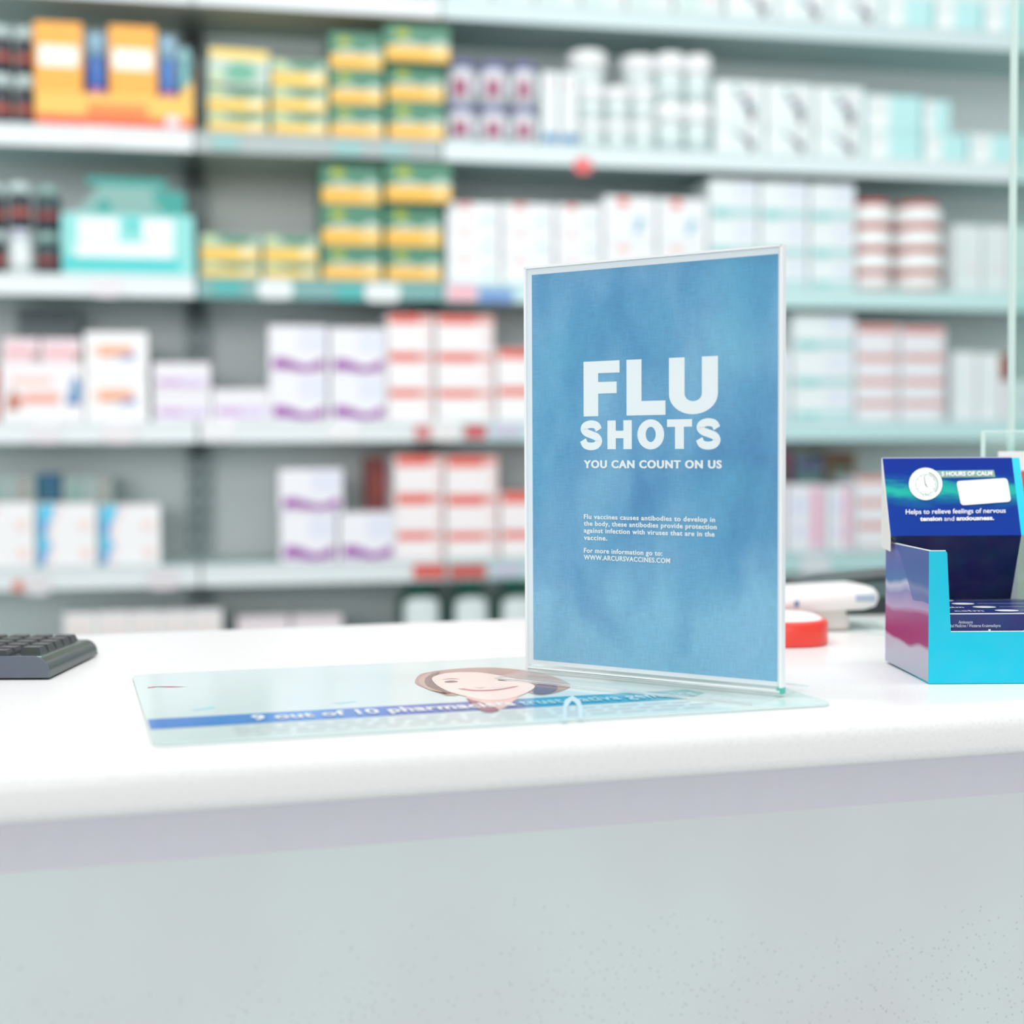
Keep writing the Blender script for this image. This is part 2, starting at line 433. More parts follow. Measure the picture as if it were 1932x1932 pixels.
# --- left bay bottles
def dark_bottle(w, h, r_, c_):
    return bottle(w*.98, h, (44, 50, 62), (200, 220, 220), (60, 62, 78), (178, 92, 78), .24, .82)
def green_bottle(w, h, r_, c_):
    return bottle(w*.98, h, (46, 76, 78), (150, 185, 180), (56, 60, 80), (150, 70, 66), .22, .8)
def white_bottle(w, h, r_, c_):
    return bottle(w*.98, h, (228, 238, 238), (205, 212, 226), (236, 242, 243), None, .2, .8)
stack(2, [(-62, -28, [44, 134]), (-22, 33, [46, 136]), (36, 72, [50, 140])], dark_bottle, 'dark bottle with pale cap', 'dark bottles', 'bottle', s=.03)
stack(3, [(-44, 14, [344, 432])], dark_bottle, 'dark bottle at the frame edge', 'dark bottles at the left edge', 'bottle', s=.03)
def col2(w, h, r_, c_): return dark_bottle(w, h, r_, c_) if r_ == 0 else white_bottle(w, h, r_, c_)
stack(3, [(17, 62, [342, 430])], col2, lambda r_, c_: 'dark bottle with red and blue label' if r_ == 0 else 'white bottle under a dark one', 'bottles of the second column', 'bottle', s=.02)
stack(3, [(66, 118, [348, 436])], green_bottle, 'dark green bottle beside teal tray', 'dark green bottles', 'bottle', s=.035)
# --- orange display carton
def orange_display():
    s = .015; a, _ = shp(73, 600, s); b_, _ = shp(370, 600, s); w = b_-a; z0 = ZT[2]+.0012
    H = shp(120, 42, s)[1]-z0; hl = shp(200, 178, s)[1]-z0; x = lambda px: (shp(px, 600, s)[0]-a)-w/2
    g = empty('display_carton', sw((a+b_)/2, s, z0), SA)
    tag(g, 'orange display carton with two tall front panels holding blue bottles, second shelf', 'display box')
    O = mat((250, 176, 62), .45); O2 = mat((245, 196, 92), .45); RD = mat((226, 84, 46), .45); WHT = mat((250, 246, 240), .45)
    D = .15; t = .0015
    mb = MB(); mb.box(-w/2, w/2, 0, D, 0, t, O); mb.build('base_card', g)
    mb = MB(); mb.box(-w/2, -w/2+t, t, D, t, H, O); mb.build('side_card', g)
    mb = MB(); mb.extrude([(w/2-t, t, t), (w/2-t, D, t), (w/2-t, D, H*.80), (w/2-t, t, hl*1.5)], (t, 0, 0), O); mb.build('side_card', g)
    mb = MB(); mb.box(-w/2+t, w/2-t, D-t, D, t, H*.8, O); mb.build('back_card', g)
    mb = MB(); mb.box(-w/2+t, w/2-t, 0, t, t, hl, O2)
    mb.face([(-w/2+.002, -.0004, .003), (w/2-.002, -.0004, .003), (w/2-.002, -.0004, .022), (-w/2+.002, -.0004, .022)], RD)
    mb.face([(x(170), -.0004, .024), (x(285), -.0004, .024), (x(285), -.0004, .046), (x(170), -.0004, .046)], mat((238, 132, 58), .45))
    mb.face([(x(318), -.0007, .008), (x(345), -.0007, .008), (x(345), -.0007, .028), (x(318), -.0007, .028)], mat((225, 222, 226), .45))
    mb.extrude([(x(345), 0, hl), (w/2-t, 0, hl), (w/2-t, 0, hl*1.5), (x(352), 0, hl*1.25)], (0, t, 0), O2)
    mb.build('front_lip', g)
    for p0, p1 in ((75, 163), (214, 302)):
        mb = MB(); mb.box(x(p0), x(p1), 0, t, hl, H, O)
        mb.box(x(p0), x(p1), t, .045, H-t, H, O)
        zA = H-(.045); 
        mb.face([(x(p0+6), -.0005, H-.083), (x(p1-7), -.0005, H-.083), (x(p1-7), -.0005, H-.044), (x(p0+6), -.0005, H-.044)], WHT)
        mb.build('front_panel', g)
    for i, (p0, p1, c1) in enumerate(((166, 211, (58, 112, 190)), (304, 341, (70, 130, 200)))):
        o = bottle((x(p1)-x(p0))*.98, H*.93, c1, (150, 190, 212), (62, 92, 176), (214, 110, 150), .24, .85, lf=(.12, .58))
        o.location = sw((a+b_)/2+(x(p0)+x(p1))/2, s+.012, z0+t+.0006); o.rotation_euler = (0, 0, SA)
        tag(o, ('left' if i == 0 else 'right')+' blue bottle with pink band inside the orange display carton', 'bottle', 'blue bottles in the orange carton')
    o = bottle(x(368)-x(346), H*.85, (110, 200, 205), (150, 205, 210), None, None, .2, .85)
    o.location = sw((a+b_)/2+(x(346)+x(368))/2-.002, s+.03, z0+t+.0006); o.rotation_euler = (0, 0, SA)
    tag(o, 'turquoise bottle at the right end of the orange display carton', 'bottle', 'blue bottles in the orange carton')
orange_display()
# --- teal tray
def teal_tray():
    s = .012; a, _ = shp(118, 600, s); b_, _ = shp(368, 600, s); w = b_-a; z0 = ZT[3]+.0012
    zz = lambda py: shp(240, py, s)[1]-z0; x = lambda px: (shp(px, 600, s)[0]-a)-w/2
    g = empty('display_tray', sw((a+b_)/2, s, z0), SA)
    tag(g, 'mint and white open display tray with teal back card, left of third shelf', 'display tray')
    MI = mat((140, 220, 216), .4); CY_ = mat((24, 200, 198), .4); WHT = mat((240, 244, 246), .4); TE = mat((30, 164, 154), .4); D = .16; t = .0015
    h = zz(404)
    mb = MB(); mb.box(-w/2, w/2, 0, D, 0, t, MI)
    for x_ in (-w/2, w/2-t): mb.box(x_, x_+t, t, D, t, h, MI)
    mb.box(-w/2+t, w/2-t, D-t, D, t, h, MI); mb.box(-w/2+t, w/2-t, 0, t, t, h, MI)
    def P(x0, x1, y0, y1, m_, e=.0004): mb.face([(x(x0), -e, zz(y1)), (x(x1), -e, zz(y1)), (x(x1), -e, zz(y0)), (x(x0), -e, zz(y0))], m_)
    P(120, 340, 489, 509, CY_); P(150, 226, 412, 456, WHT); P(272, 330, 412, 456, WHT); P(145, 330, 458, 486, WHT)
    mb.face([(x(240), -.0006, zz(414)), (x(252), -.0006, zz(446)), (x(264), -.0006, zz(414))], CY_)
    mb.build('tray', g)
    mb = MB(); y = .05
    outl = [(150, 404), (352, 404), (352, 352), (300, 348), (318, 328), (165, 326), (165, 342), (190, 345), (160, 372)]
    mb.extrude([(x(p), y, zz(q_)) for p, q_ in outl], (0, .002, 0), mat((136, 184, 178), .4))
    mb.face([(x(p), y-.0004, zz(q_)) for p, q_ in [(165, 342), (318, 344), (318, 328), (165, 326)]], TE)
    mb.face([(x(p), y-.0004, zz(q_)) for p, q_ in [(318, 403), (351, 403), (351, 353), (300, 349), (285, 356), (300, 380)]], TE)
    for cx, cy, r_ in ((197, 383, 14), (290, 395, 6)):
        mb.face([(x(cx+r_*math.cos(i*math.pi/8)), y-.0005, zz(cy+r_*math.sin(i*math.pi/8))) for i in range(16)], TE)
    mb.build('back_card', g)
    for i in range(5):
        o = bottle(.034, .135, (190, 205, 202), (205, 225, 222), (130, 190, 184), None, .2, .85)
        o.location = sw(a+.03+i*.045, s+.07, z0+t+.0006); o.rotation_euler = (0, 0, SA)
        tag(o, f'pale grey bottle standing in the mint tray, {ORD[i]} from left', 'bottle', 'bottles inside the mint display tray')
teal_tray()
# --- fourth shelf left
def b_salmon(w, h, r_, c_):
    return carton('medicine_box', w, h, BD, (244, 242, 244), [(.12, .62, .62, .78, (246, 214, 206)), (.08, .30, .70, .44, (240, 160, 140)), (.30, .40, .72, .5, (246, 190, 176)),
        ('poly', [(.06, .18), (.22, .18), (.20, .40), (.14, .58), (.08, .40)], (186, 112, 84)), ('poly', [(.80, .34), (.97, .28), (.98, .66), (.90, .82)], (96, 150, 196)), (.80, .28, .94, .37, (48, 84, 170))])
stack(4, [(-2, 156, [684])], b_salmon, 'white carton with salmon text and blue shape', 'large salmon printed cartons', 'box')
a_ = lambda ri, ci: 'pink'
def b_pink(w, h, r_, c_): return carton('medicine_box', w, h, BD, (240, 220, 226), [(.08, .22, .82, .58, (238, 184, 190)), (.84, .05, .98, .4, (150, 116, 96))])
for i, (p0, p1) in enumerate(((3, 73), (76, 153))):
    o = b_pink(span(p0, p1, .03)-.001, .046, 0, 0); place(o, p0, p1, shp(77, 684, .02)[1]+.0008, .03, 4)
    tag(o, ('left' if i == 0 else 'right')+' small pink carton lying on the salmon carton, fourth shelf', 'box', 'small pink cartons on the fourth shelf')
o = carton('medicine_box', span(30, 150, .18)-.001, .235, .07, (120, 134, 138), [(.1, .88, .9, .94, (96, 108, 114))]); place(o, 30, 150, ZT[4]+.0012, .22, 4)
tag(o, 'tall grey carton standing behind the pink cartons, fourth shelf', 'box')
stack(4, [(-85, -6, [690])], lambda w, h, r_, c_: carton('medicine_box', w, h, BD, (214, 96, 86), [(0, 0, 1, .3, (232, 150, 140))]), 'red carton cut by the left frame edge', 'red cartons', 'box')
def b_orange(w, h, r_, c_):
    return carton('medicine_box', w, h, BD, (246, 246, 247), [(.10, .46, .20, .66, (250, 214, 190)), ('poly', [(.22, .42), (.78, .52), (.78, .70), (.22, .72)], (248, 196, 164)), ('poly', [(.22, .40), (.74, .48), (.74, .56), (.22, .50)], (232, 132, 84)),
        ('poly', [(.45, .32), (.82, .36), (.82, .52), (.66, .46)], (140, 166, 216))])
stack(4, [(158, 278, [626, 706])], b_orange, 'white box with orange and blue stripe', 'orange striped boxes', 'box')
def b_lilac(w, h, r_, c_):
    return carton('medicine_box', w, h, BD, (238, 236, 242), [(.06, .16, .52, .42, (208, 170, 218)), (.55, .2, .96, .5, (222, 214, 238)), (.5, .1, .9, .22, (216, 196, 230))])
stack(4, [(286, 396, [684, 738])], b_lilac, 'low lilac striped box', 'low lilac boxes left', 'box')
stack(4, [(398, 506, [734])], b_lilac, 'low lilac box beside purple wave boxes', 'low lilac boxes right', 'box')
PUR = (150, 58, 162)
def b_wave(w, h, r_, c_):
    return carton('medicine_box', w, h, BD, (240, 240, 246), [(.5, .45, .98, .95, (226, 230, 244)),
        ('poly', [(.05, .06), (.05, .29), (.18, .33), (.34, .28), (.5, .20), (.66, .15), (.8, .22), (.95, .32), (.98, .10), (.86, .05), (.6, .02), (.4, .05), (.2, .08)], PUR)])
stack(4, [(506, 617, [614, 704]), (621, 728, [618, 706])], b_wave, 'white box with purple wave', 'purple wave boxes', 'box')
REDC = (232, 86, 66)
def b_red(w, h, r_, c_):
    return carton('medicine_box', w, h, BD, (246, 242, 243), [(.02, .76, .70, 1, REDC), (.70, .80, 1, .98, (226, 140, 128)), (.86, .1, 1, .8, (238, 222, 222))], top=REDC)
stack(4, [(730, 818, [592, 664, 733]), (822, 932, [594, 665, 734]), (936, 1040, [658, 730]), (1044, 1148, [660, 732])], b_red, 'white box with red top band', 'red banded boxes', 'box')
# --- fourth shelf right
def b_mint(w, h, r_, c_):
    return carton('medicine_box', w, h, BD, (236, 243, 245), [(.0, .08, 1, .30, (176, 216, 220)), (.08, .06, .4, .22, (128, 208, 204)), (.55, .5, .98, .95, (228, 234, 246))])
stack(4, [(1380, 1492, [664, 734]), (1496, 1612, [592, 664, 734])], b_mint, 'white box with mint lower band', 'mint banded boxes', 'box')
def b_pinkband(w, h, r_, c_):
    return carton('medicine_box', w, h, BD, (238, 238, 243), [(.02, .74, .98, 1, (222, 146, 142)), (.80, .0, 1, .75, (232, 226, 230))], top=(200, 110, 106))
stack(4, [(1616, 1696, [612, 668, 714, 756]), (1700, 1784, [616, 668, 714, 756])], b_pinkband, 'slim white box with pink band', 'pink banded boxes', 'box')
stack(4, [(1798, 1843, [664]), (1846, 1888, [666])], lambda w, h, r_, c_: carton('medicine_box', w, h, BD, (236, 240, 243), [(.2, .2, .4, .9, (224, 236, 238))]), 'narrow upright white box', 'narrow upright boxes', 'box')
stack(4, [(1892, 1990, [718])], lambda w, h, r_, c_: carton('medicine_box', w, h, BD, (236, 234, 238), [(.3, .3, .9, .6, (222, 220, 230))]), 'low white box at right frame edge', 'low white boxes', 'box')
o = bottle(.05, .155, (110, 60, 44), (190, 78, 44), (86, 52, 44), None, .35, .8); place(o, 1875, 1925, ZT[4]+.0012, .17, 4)
tag(o, 'brown bottle with rust red cap behind the low white box, fourth shelf', 'bottle')
# --- fifth shelf left
def b_blue(w, h, r_, c_):
    return carton('medicine_box', w, h, BD, (242, 242, 243), [('poly', [(0, 0), (.10, 0), (.16, .2), (.24, .34), (.14, .5), (.2, .7), (.32, 1), (0, 1)], (80, 198, 232)), ('poly', [(.02, .05), (.1, .05), (.13, .2), (.07, .32)], (110, 130, 206)), ('poly', [(.04, .58), (.12, .5), (.15, .68), (.06, .76)], (96, 132, 210)),
        ('poly', [(.16, .0), (.22, .0), (.30, .3), (.22, .5), (.34, .8), (.46, 1), (.38, 1), (.24, .72), (.16, .5), (.24, .3)], (244, 216, 222)), (.72, .12, .92, .3, (246, 222, 220)), (.70, .58, .92, .74, (246, 224, 222))])
stack(5, [(-60, 58, [948]), (62, 176, [950]), (180, 297, [952])], b_blue, 'white carton with cyan left edge', 'cyan edged cartons', 'box')
def b_back(w, h, r_, c_): return carton('medicine_box', w, h, .09, (194, 214, 210), [(.74, .6, .9, 1, (200, 190, 184)), (.1, .62, .4, .95, (168, 206, 198))])
stack(5, [(-60, 62, [896]), (112, 208, [897])], b_back, 'pale grey carton behind cyan edged cartons', 'pale cartons at the back', 'box', s=.16)
stack(5, [(66, 108, [893])], lambda w, h, r_, c_: carton('medicine_box', w, h, .09, (30, 130, 160), [('poly', [(.1, 1), (.9, 1), (.6, .5), (.3, .5)], (24, 110, 150))]), 'dark teal carton rising behind the cyan edged cartons', 'teal cartons', 'box', s=.16)
stack(5, [(524, 632, [966]), (636, 742, [967])], b_wave, 'white box with purple wave', 'purple wave boxes', 'box')
o = b_wave(span(526, 648, .02)-.001, .0845, 0, 0); place(o, 522, 644, shp(580, 966, .02)[1]+.0008, .02, 5)
tag(o, 'single purple wave box standing on two others, fifth shelf', 'box')
def b_red2(w, h, r_, c_):
    return carton('medicine_box', w, h, BD+.02, (246, 240, 241), [(.02, .72, .74, 1, REDC), (.74, .78, 1, .98, (226, 140, 128)), (.88, .1, 1, .8, (238, 214, 214))], top=REDC)
stack(5, [(742, 834, [858, 930, 1002]), (838, 938, [860, 932, 1003]), (942, 1044, [928, 1000]), (1048, 1150, [930, 1001])], b_red2, 'white box with red top band', 'red banded boxes', 'box')
stack(5, [(690, 738, [862, 926])], lambda w, h, r_, c_: carton('medicine_box', w, h, .1, (170, 76, 70), [(.1, .6, .9, .9, (140, 60, 60))]), 'dark red carton half hidden at the back', 'dark red cartons', 'box', s=.16)
# --- fifth shelf right
def b_strip(w, h, r_, c_):
    return carton('medicine_box', w, h, BD, (238, 238, 244), [(.62, .04, .9, .98, (236, 178, 204)), (.1, .55, .5, .85, (222, 226, 246)), (.15, .2, .5, .4, (226, 226, 246))])
stack(5, [(1400, 1482, [912]), (1486, 1560, [914]), (1564, 1612, [916])], b_strip, 'white carton with pink strip', 'pink strip cartons', 'box')
stack(5, [(1616, 1700, [898, 942, 985, 1030])], b_pinkband, 'white box with salmon band', 'salmon banded boxes', 'box')
stack(5, [(1704, 1790, [900, 942, 985, 1030])], b_mint, 'white box with mint band beside salmon boxes', 'mint boxes', 'box')
for i, (p0, p1, h_, c1, c2, lb) in enumerate(((1425, 1496, .215, (150, 70, 92), (186, 120, 140), 'maroon carton'), (1500, 1556, .200, (140, 170, 190), (116, 110, 160), 'grey blue carton'), (1560, 1616, .212, (168, 128, 96), (120, 84, 70), 'brown and ochre carton'))):
    o = carton('medicine_box', span(p0, p1, .19)-.002, h_, .1, c1, [(.1, .86, .9, .97, c2), (.2, .72, .8, .84, (130, 180, 165))]); place(o, p0, p1, ZT[5]+.0012, .19, 5)
    tag(o, f'{lb} showing above the pink strip cartons, fifth shelf', 'box', 'coloured cartons at the back of the fifth shelf')
# --- lowest shelf
def b_green(w, h, r_, c_):
    g = bottle(w*.98, h, (30, 92, 78), (50, 140, 120), None, None, .07, .5)
    R_ = w*.49; mb = MB(); n = 12; hb = h*.93; q = R_*1.015
    for i in range(n):
        a0 = math.radians(222+i*8); a1 = math.radians(230+i*8); k0 = 1-((i-6)/6)**4*.05; k1 = 1-((i-5)/6)**4*.05
        mb.face([(q*math.cos(a0), R_+q*math.sin(a0), hb*.3), (q*math.cos(a1), R_+q*math.sin(a1), hb*.3), (q*math.cos(a1), R_+q*math.sin(a1), hb*.91*k1), (q*math.cos(a0), R_+q*math.sin(a0), hb*.91*k0)], mat((232, 243, 243), .45))
    mb.build('product_label', g)
    return g
stack(6, [(110, 173, [1156]), (173, 236, [1154]), (236, 298, [1153]), (298, 352, [1152]), (352, 412, [1150])], lambda w, h, r_, c_: carton('medicine_box', w, h, .1, (244, 242, 243), [(.12, .87, .85, .89, (230, 190, 160)), (.1, .5, .9, .8, (236, 228, 224))]), 'tall white box just above the counter', 'tall white boxes', 'box')
stack(6, [(440, 540, [1163]), (544, 640, [1161])], lambda w, h, r_, c_: carton('medicine_box', w, h, .1, (236, 226, 230), [(.1, .4, .9, .8, (232, 206, 214))]), 'pinkish carton just above the counter', 'pinkish cartons', 'box')
stack(6, [(748, 838, [1094]), (846, 930, [1094]), (936, 1020, [1094]), (1026, 1108, [1095])], b_green, 'green bottle with white label', 'green bottles', 'bottle')
# --- second shelf right
def b_jar(w, h, r_, c_):
    return bottle(w*.98, h, (226, 236, 236), (196, 196, 224) if r_ else (214, 222, 232), (232, 236, 240), (190, 96, 124), .2, .9, name='supplement_jar', lf=(.08, .82))
def b_jar2(w, h, r_, c_):
    g = bottle(w*.97, h, (222, 232, 233), (120, 118, 170), (230, 234, 240), None, .17, .9, name='supplement_jar', lf=(.06, .9))
    R_ = w*.97/2; mb = MB(); n = 8; hb = h*.83
    for i in range(n):                      # printed red and violet panel wrapping the front left of the jar
        a0 = math.radians(230+i*7); a1 = math.radians(237+i*7); q = R_*1.03
        mb.face([(q*math.cos(a0), R_+q*math.sin(a0), hb*.2), (q*math.cos(a1), R_+q*math.sin(a1), hb*.2), (q*math.cos(a1), R_+q*math.sin(a1), hb*.7), (q*math.cos(a0), R_+q*math.sin(a0), hb*.7)], mat((160, 80, 112), .45))
    mb.build('print_panel', g)
    return g
stack(2, [(847, 906, [112, 196]), (910, 966, [114, 198]), (970, 1020, [116, 200])], b_jar2, 'white jar with violet lid', 'violet lidded jars', 'jar', s=.02)
stack(2, [(1024, 1056, [134]), (1059, 1092, [135])], lambda w, h, r_, c_: carton('medicine_box', w, h, .1, (228, 236, 237), [(.04, .02, .96, .15, (70, 140, 186)), (.3, .78, .5, .9, (224, 184, 194)), (.62, .2, .9, .9, (238, 243, 243))]), 'slim white box with blue foot', 'slim white boxes', 'box', s=.012)
def b_wb(w, h, r_, c_): return bottle(w*.99, h, (228, 239, 239), (246, 248, 249), (222, 236, 236), None, .36, .97, lf=(.1, .85))
stack(2, [(1097, 1146, [160, 226]), (1149, 1194, [161, 227]), (1197, 1242, [162, 228])], b_wb, 'small white bottle', 'small white bottles', 'bottle', s=.02)
o = bottle(span(1086, 1148, .05), .074, (228, 238, 238), (246, 248, 249), (222, 234, 234), None, .5, .98); place(o, 1086, 1148, shp(1120, 160, .02)[1]+.001, .03, 2)
tag(o, 'wide white bottle, highest, on the small white bottles, second shelf', 'bottle')
stack(2, [(1246, 1296, [97, 192]), (1299, 1346, [101, 194])], lambda w, h, r_, c_: bottle(w*.99, h, (228, 239, 239), (246, 248, 249), (220, 236, 236), None, .38, .97, lf=(.1, .85)), 'taller white bottle', 'taller white bottles', 'bottle', s=.02)
o = bottle(span(1184, 1240, .05), .064, (228, 238, 238), (246, 248, 249), (222, 234, 234), None, .5, .98); place(o, 1186, 1240, shp(1210, 160, .02)[1]+.001, .03, 2)
tag(o, 'white bottle on top of the third column of small bottles, second shelf', 'bottle')
def b_spot(w, h, r_, c_):
    pr = [(.0, .05, .3, .95, (236, 243, 244))]
    for (a, b_, rx, ry, c1) in ((.42, .80, .08, .07, (110, 160, 156)), (.54, .64, .10, .08, (140, 150, 166)), (.66, .46, .08, .12, (100, 104, 124)), (.74, .34, .08, .15, (66, 96, 100)), (.74, .16, .07, .09, (150, 120, 130)), (.70, .72, .08, .07, (216, 190, 196))):
        pr.append(('ell', a, b_, rx, ry, c1))
    return carton('medicine_box', w, h, BD, (230, 240, 241), pr)
stack(2, [(1350, 1442, [152, 238]), (1446, 1534, [157, 243]), (1538, 1628, [163, 248])], b_spot, 'white box with grey blue motif', 'spotted motif boxes', 'box')
def b_cy(w, h, r_, c_):
    return carton('medicine_box', w, h, BD, (186, 232, 233), [(.0, .0, .42, 1, (232, 242, 242)), (.05, .04, .34, .4, (242, 249, 248)), (.1, .5, .3, .75, (222, 228, 228))])
stack(2, [(1632, 1736, [180, 248]), (1740, 1822, [252]), (1826, 1926, [254]), (1930, 2030, [256])], b_cy, 'cyan and white box', 'cyan and white boxes', 'box')
o = b_cy(span(1740, 1790, .02), .070, 0, 0); place(o, 1740, 1790, shp(1760, 252, .02)[1]+.001, .02, 2)
tag(o, 'half width cyan and white box on the second cyan column, second shelf', 'box')
# --- top shelf
stack(1, [(1370, 1466, [-20]), (1470, 1562, [-14]), (1566, 1660, [-8])], b_spot, 'white box with dark motif', 'spotted motif boxes', 'box')
stack(1, [(1664, 1756, [-6]), (1760, 1848, [-2]), (1852, 1940, [2])], b_cy, 'cyan and white box', 'cyan and white boxes', 'box')
stack(1, [(850, 930, [-70]), (934, 1010, [-70]), (1014, 1096, [-60]), (1100, 1180, [-55]), (1184, 1270, [-50]), (1274, 1364, [-40])], lambda w, h, r_, c_: carton('medicine_box', w, h, BD, (222, 234, 233), [(.1, .1, .5, .6, (206, 228, 224)), (.6, .3, .9, .7, (228, 220, 222))]), 'pale box with mint print', 'pale mint boxes', 'box')
stack(1, [(10, 110, [-80]), (114, 220, [-78]), (224, 330, [-76])], lambda w, h, r_, c_: carton('medicine_box', w, h, BD, (206, 196, 110), [(.1, .1, .9, .6, (180, 170, 90))]), 'olive yellow carton at picture top', 'olive yellow cartons', 'box')
# --- third shelf right
def b_dots(w, h, r_, c_):
    return carton('medicine_box', w, h, BD, (240, 243, 246), [('ell', .33, .90 if r_ == 0 else .82, .14, .12, (236, 150, 140) if r_ == 0 else (246, 208, 204)), ('ell', .78, .38, .10, .17, (196, 222, 234))])
stack(3, [(844, 944, [382, 432, 482]), (948, 1046, [384, 434, 484]), (1050, 1136, [386, 436, 486])], b_dots, 'white box with pale dots', 'dotted boxes', 'box')
def b_dots2(w, h, r_, c_):
    return carton('medicine_box', w, h, BD, (240, 243, 246), [('ell', .36, .88 if r_ == 0 else .85, .13, .11, (232, 120, 108) if r_ == 0 else (244, 200, 196)), ('poly', [(.56, .2), (.68, .18), (.80, .44), (.74, .58), (.62, .48)], (150, 196, 218))])
stack(3, [(1140, 1238, [370, 456]), (1242, 1334, [374, 459])], b_dots2, 'larger white box with pale dots', 'larger dotted boxes', 'box')
stack(3, [(1338, 1430, [338, 416, 488]), (1434, 1524, [342, 419, 490]), (1528, 1612, [346, 421, 491])], b_mint, 'white box with mint lower band', 'mint banded boxes', 'box')
def b_tub(w, h, r_, c_):
    g = empty('lidded_tub', (0, 0, 0)); R_ = min(w*.47, .07); mb = MB()
    mb.lathe([(R_*.9, 0), (R_*.96, .003), (R_*.96, h*.2), (R_*.9, h*.24)], mat((206, 96, 90), .4), cy=R_); mb.build('rim', g)
    mb = MB(); mb.lathe([(R_*.94, h*.22), (R_, h*.32), (R_*1.02, h*.6), (R_, h*.86), (R_*.9, h*.97), (R_*.6, h)], mat((248, 251, 250), .35), cy=R_); mb.build('body', g)
    if r_ == 0:
        mb = MB(); mb.lathe([(R_*.84, h*.99), (R_*.88, h*1.04), (R_*.88, h*1.16), (R_*.8, h*1.2)], mat((206, 84, 84), .4), cy=R_); mb.build('lid', g)
    return g
stack(3, [(1618, 1698, [384, 430, 474, 518]), (1702, 1796, [386, 430, 474, 518])], b_tub, 'round white tub with red rim', 'red rimmed tubs', 'tub', s=.02)
stack(3, [(1800, 1850, [424]), (1853, 1900, [426]), (1903, 1950, [428])], lambda w, h, r_, c_: carton('medicine_box', w, h, BD, (228, 236, 237), [(.2, .1, .45, .9, (218, 230, 230)), (.5, .3, .9, .4, (234, 222, 226))]), 'narrow pale box', 'narrow pale boxes', 'box')

# price tags on the rails
def ptag(px, py, wpx, k, col, desc, rnd=True, hpx=36):
    a, _ = shp(px-wpx/2, 600, -.008); b_, _ = shp(px+wpx/2, 600, -.008); w = b_-a; h = hpx/1000*1.03
    r_ = min(w, h)*.35 if rnd else .001; mb = MB(); pts = []
    for cx, cz, a0 in ((w/2-r_, h-r_, 0), (-w/2+r_, h-r_, 90), (-w/2+r_, r_, 180), (w/2-r_, r_, 270)):
        for i in range(7): t = math.radians(a0+15*i); pts.append((cx+r_*math.cos(t), 0, cz+r_*math.sin(t)))
    mb.extrude(pts, (0, -.0012, 0), mat(col, .4)); 
    mb.face([(-w*.3, -.0016, h*.45), (w*.3, -.0016, h*.45), (w*.3, -.0016, h*.5), (-w*.3, -.0016, h*.5)], mat(tuple(int(c*.85) for c in col), .4))
    o = mb.build('price_tag'); _, z = shp(px, py, -.0068); o.location = sw((a+b_)/2, -.0068, z-h/2); o.rotation_euler = (0, 0, SA)
    tag(o, f'{desc}, {SHN[k]} rail', 'price tag', f'price tags on the {SHN[k]} rail')
ptag(190, 258, 58, 2, (232, 234, 236), 'pale tag under the orange carton')
ptag(202, 542, 60, 3, (232, 230, 235), 'pale tag under the mint tray')
ptag(1101, 313, 32, 2, (240, 110, 110), 'small round red tag right of the slim boxes', hpx=30)
ptag(430, 268, 50, 2, (146, 196, 194), 'teal tag under left flat boxes', False, 26)
ptag(660, 282, 52, 2, (146, 196, 194), 'teal tag under left deep box column', False, 26)
ptag(748, 285, 46, 2, (156, 196, 196), 'teal tag under right deep box column', False, 26)
ptag(430, 543, 52, 3, (72, 178, 174), 'dark teal tag under left flat boxes', False, 28)
ptag(520, 546, 66, 3, (232, 240, 240), 'white rounded tag under right flat boxes')
ptag(722, 552, 66, 3, (232, 240, 240), 'white rounded tag between the deep box columns')
ptag(660, 552, 50, 3, (72, 182, 178), 'dark teal tag under left deep box column', False, 28)
ptag(872, 552, 54, 3, (244, 190, 204), 'pink tag under dotted boxes', False, 30)
ptag(936, 558, 66, 3, (120, 160, 214), 'blue tag right of the pink one', False, 28)
ptag(82, 818, 60, 4, (232, 230, 234), 'pale tag under the salmon carton')
ptag(222, 818, 64, 4, (236, 232, 235), 'pale tag under the orange striped boxes')
ptag(410, 813, 62, 4, (240, 240, 243), 'white tag under the low lilac boxes')
ptag(646, 814, 62, 4, (240, 241, 242), 'white tag under the purple wave boxes')
ptag(796, 816, 30, 4, (214, 130, 130), 'small red tag left of a white one', False, 26)
ptag(842, 815, 54, 4, (236, 234, 234), 'white tag between two red ones')
ptag(896, 815, 42, 4, (206, 84, 92), 'red tag under red banded boxes', False, 26)
ptag(956, 812, 56, 4, (206, 202, 222), 'lilac tag beside the sign', False, 26)
ptag(24, 1106, 20, 5, (224, 140, 120), 'tiny orange tag at far left', True, 22)
ptag(62, 1104, 50, 5, (226, 224, 227), 'pale tag under first cyan edged cartons')
ptag(300, 1094, 62, 5, (226, 222, 226), 'pale tag right of the cyan edged cartons')
ptag(806, 1078, 60, 5, (222, 84, 74), 'red tag under first red box column', False, 26)
ptag(880, 1078, 70, 5, (206, 80, 74), 'dark red tag under second red box column', False, 26)
ptag(956, 1074, 56, 5, (204, 204, 224), 'lilac tag left of the sign', False, 26)
ptag(1540, 1066, 60, 5, (222, 228, 234), 'pale round tag right of the sign', True, 40)

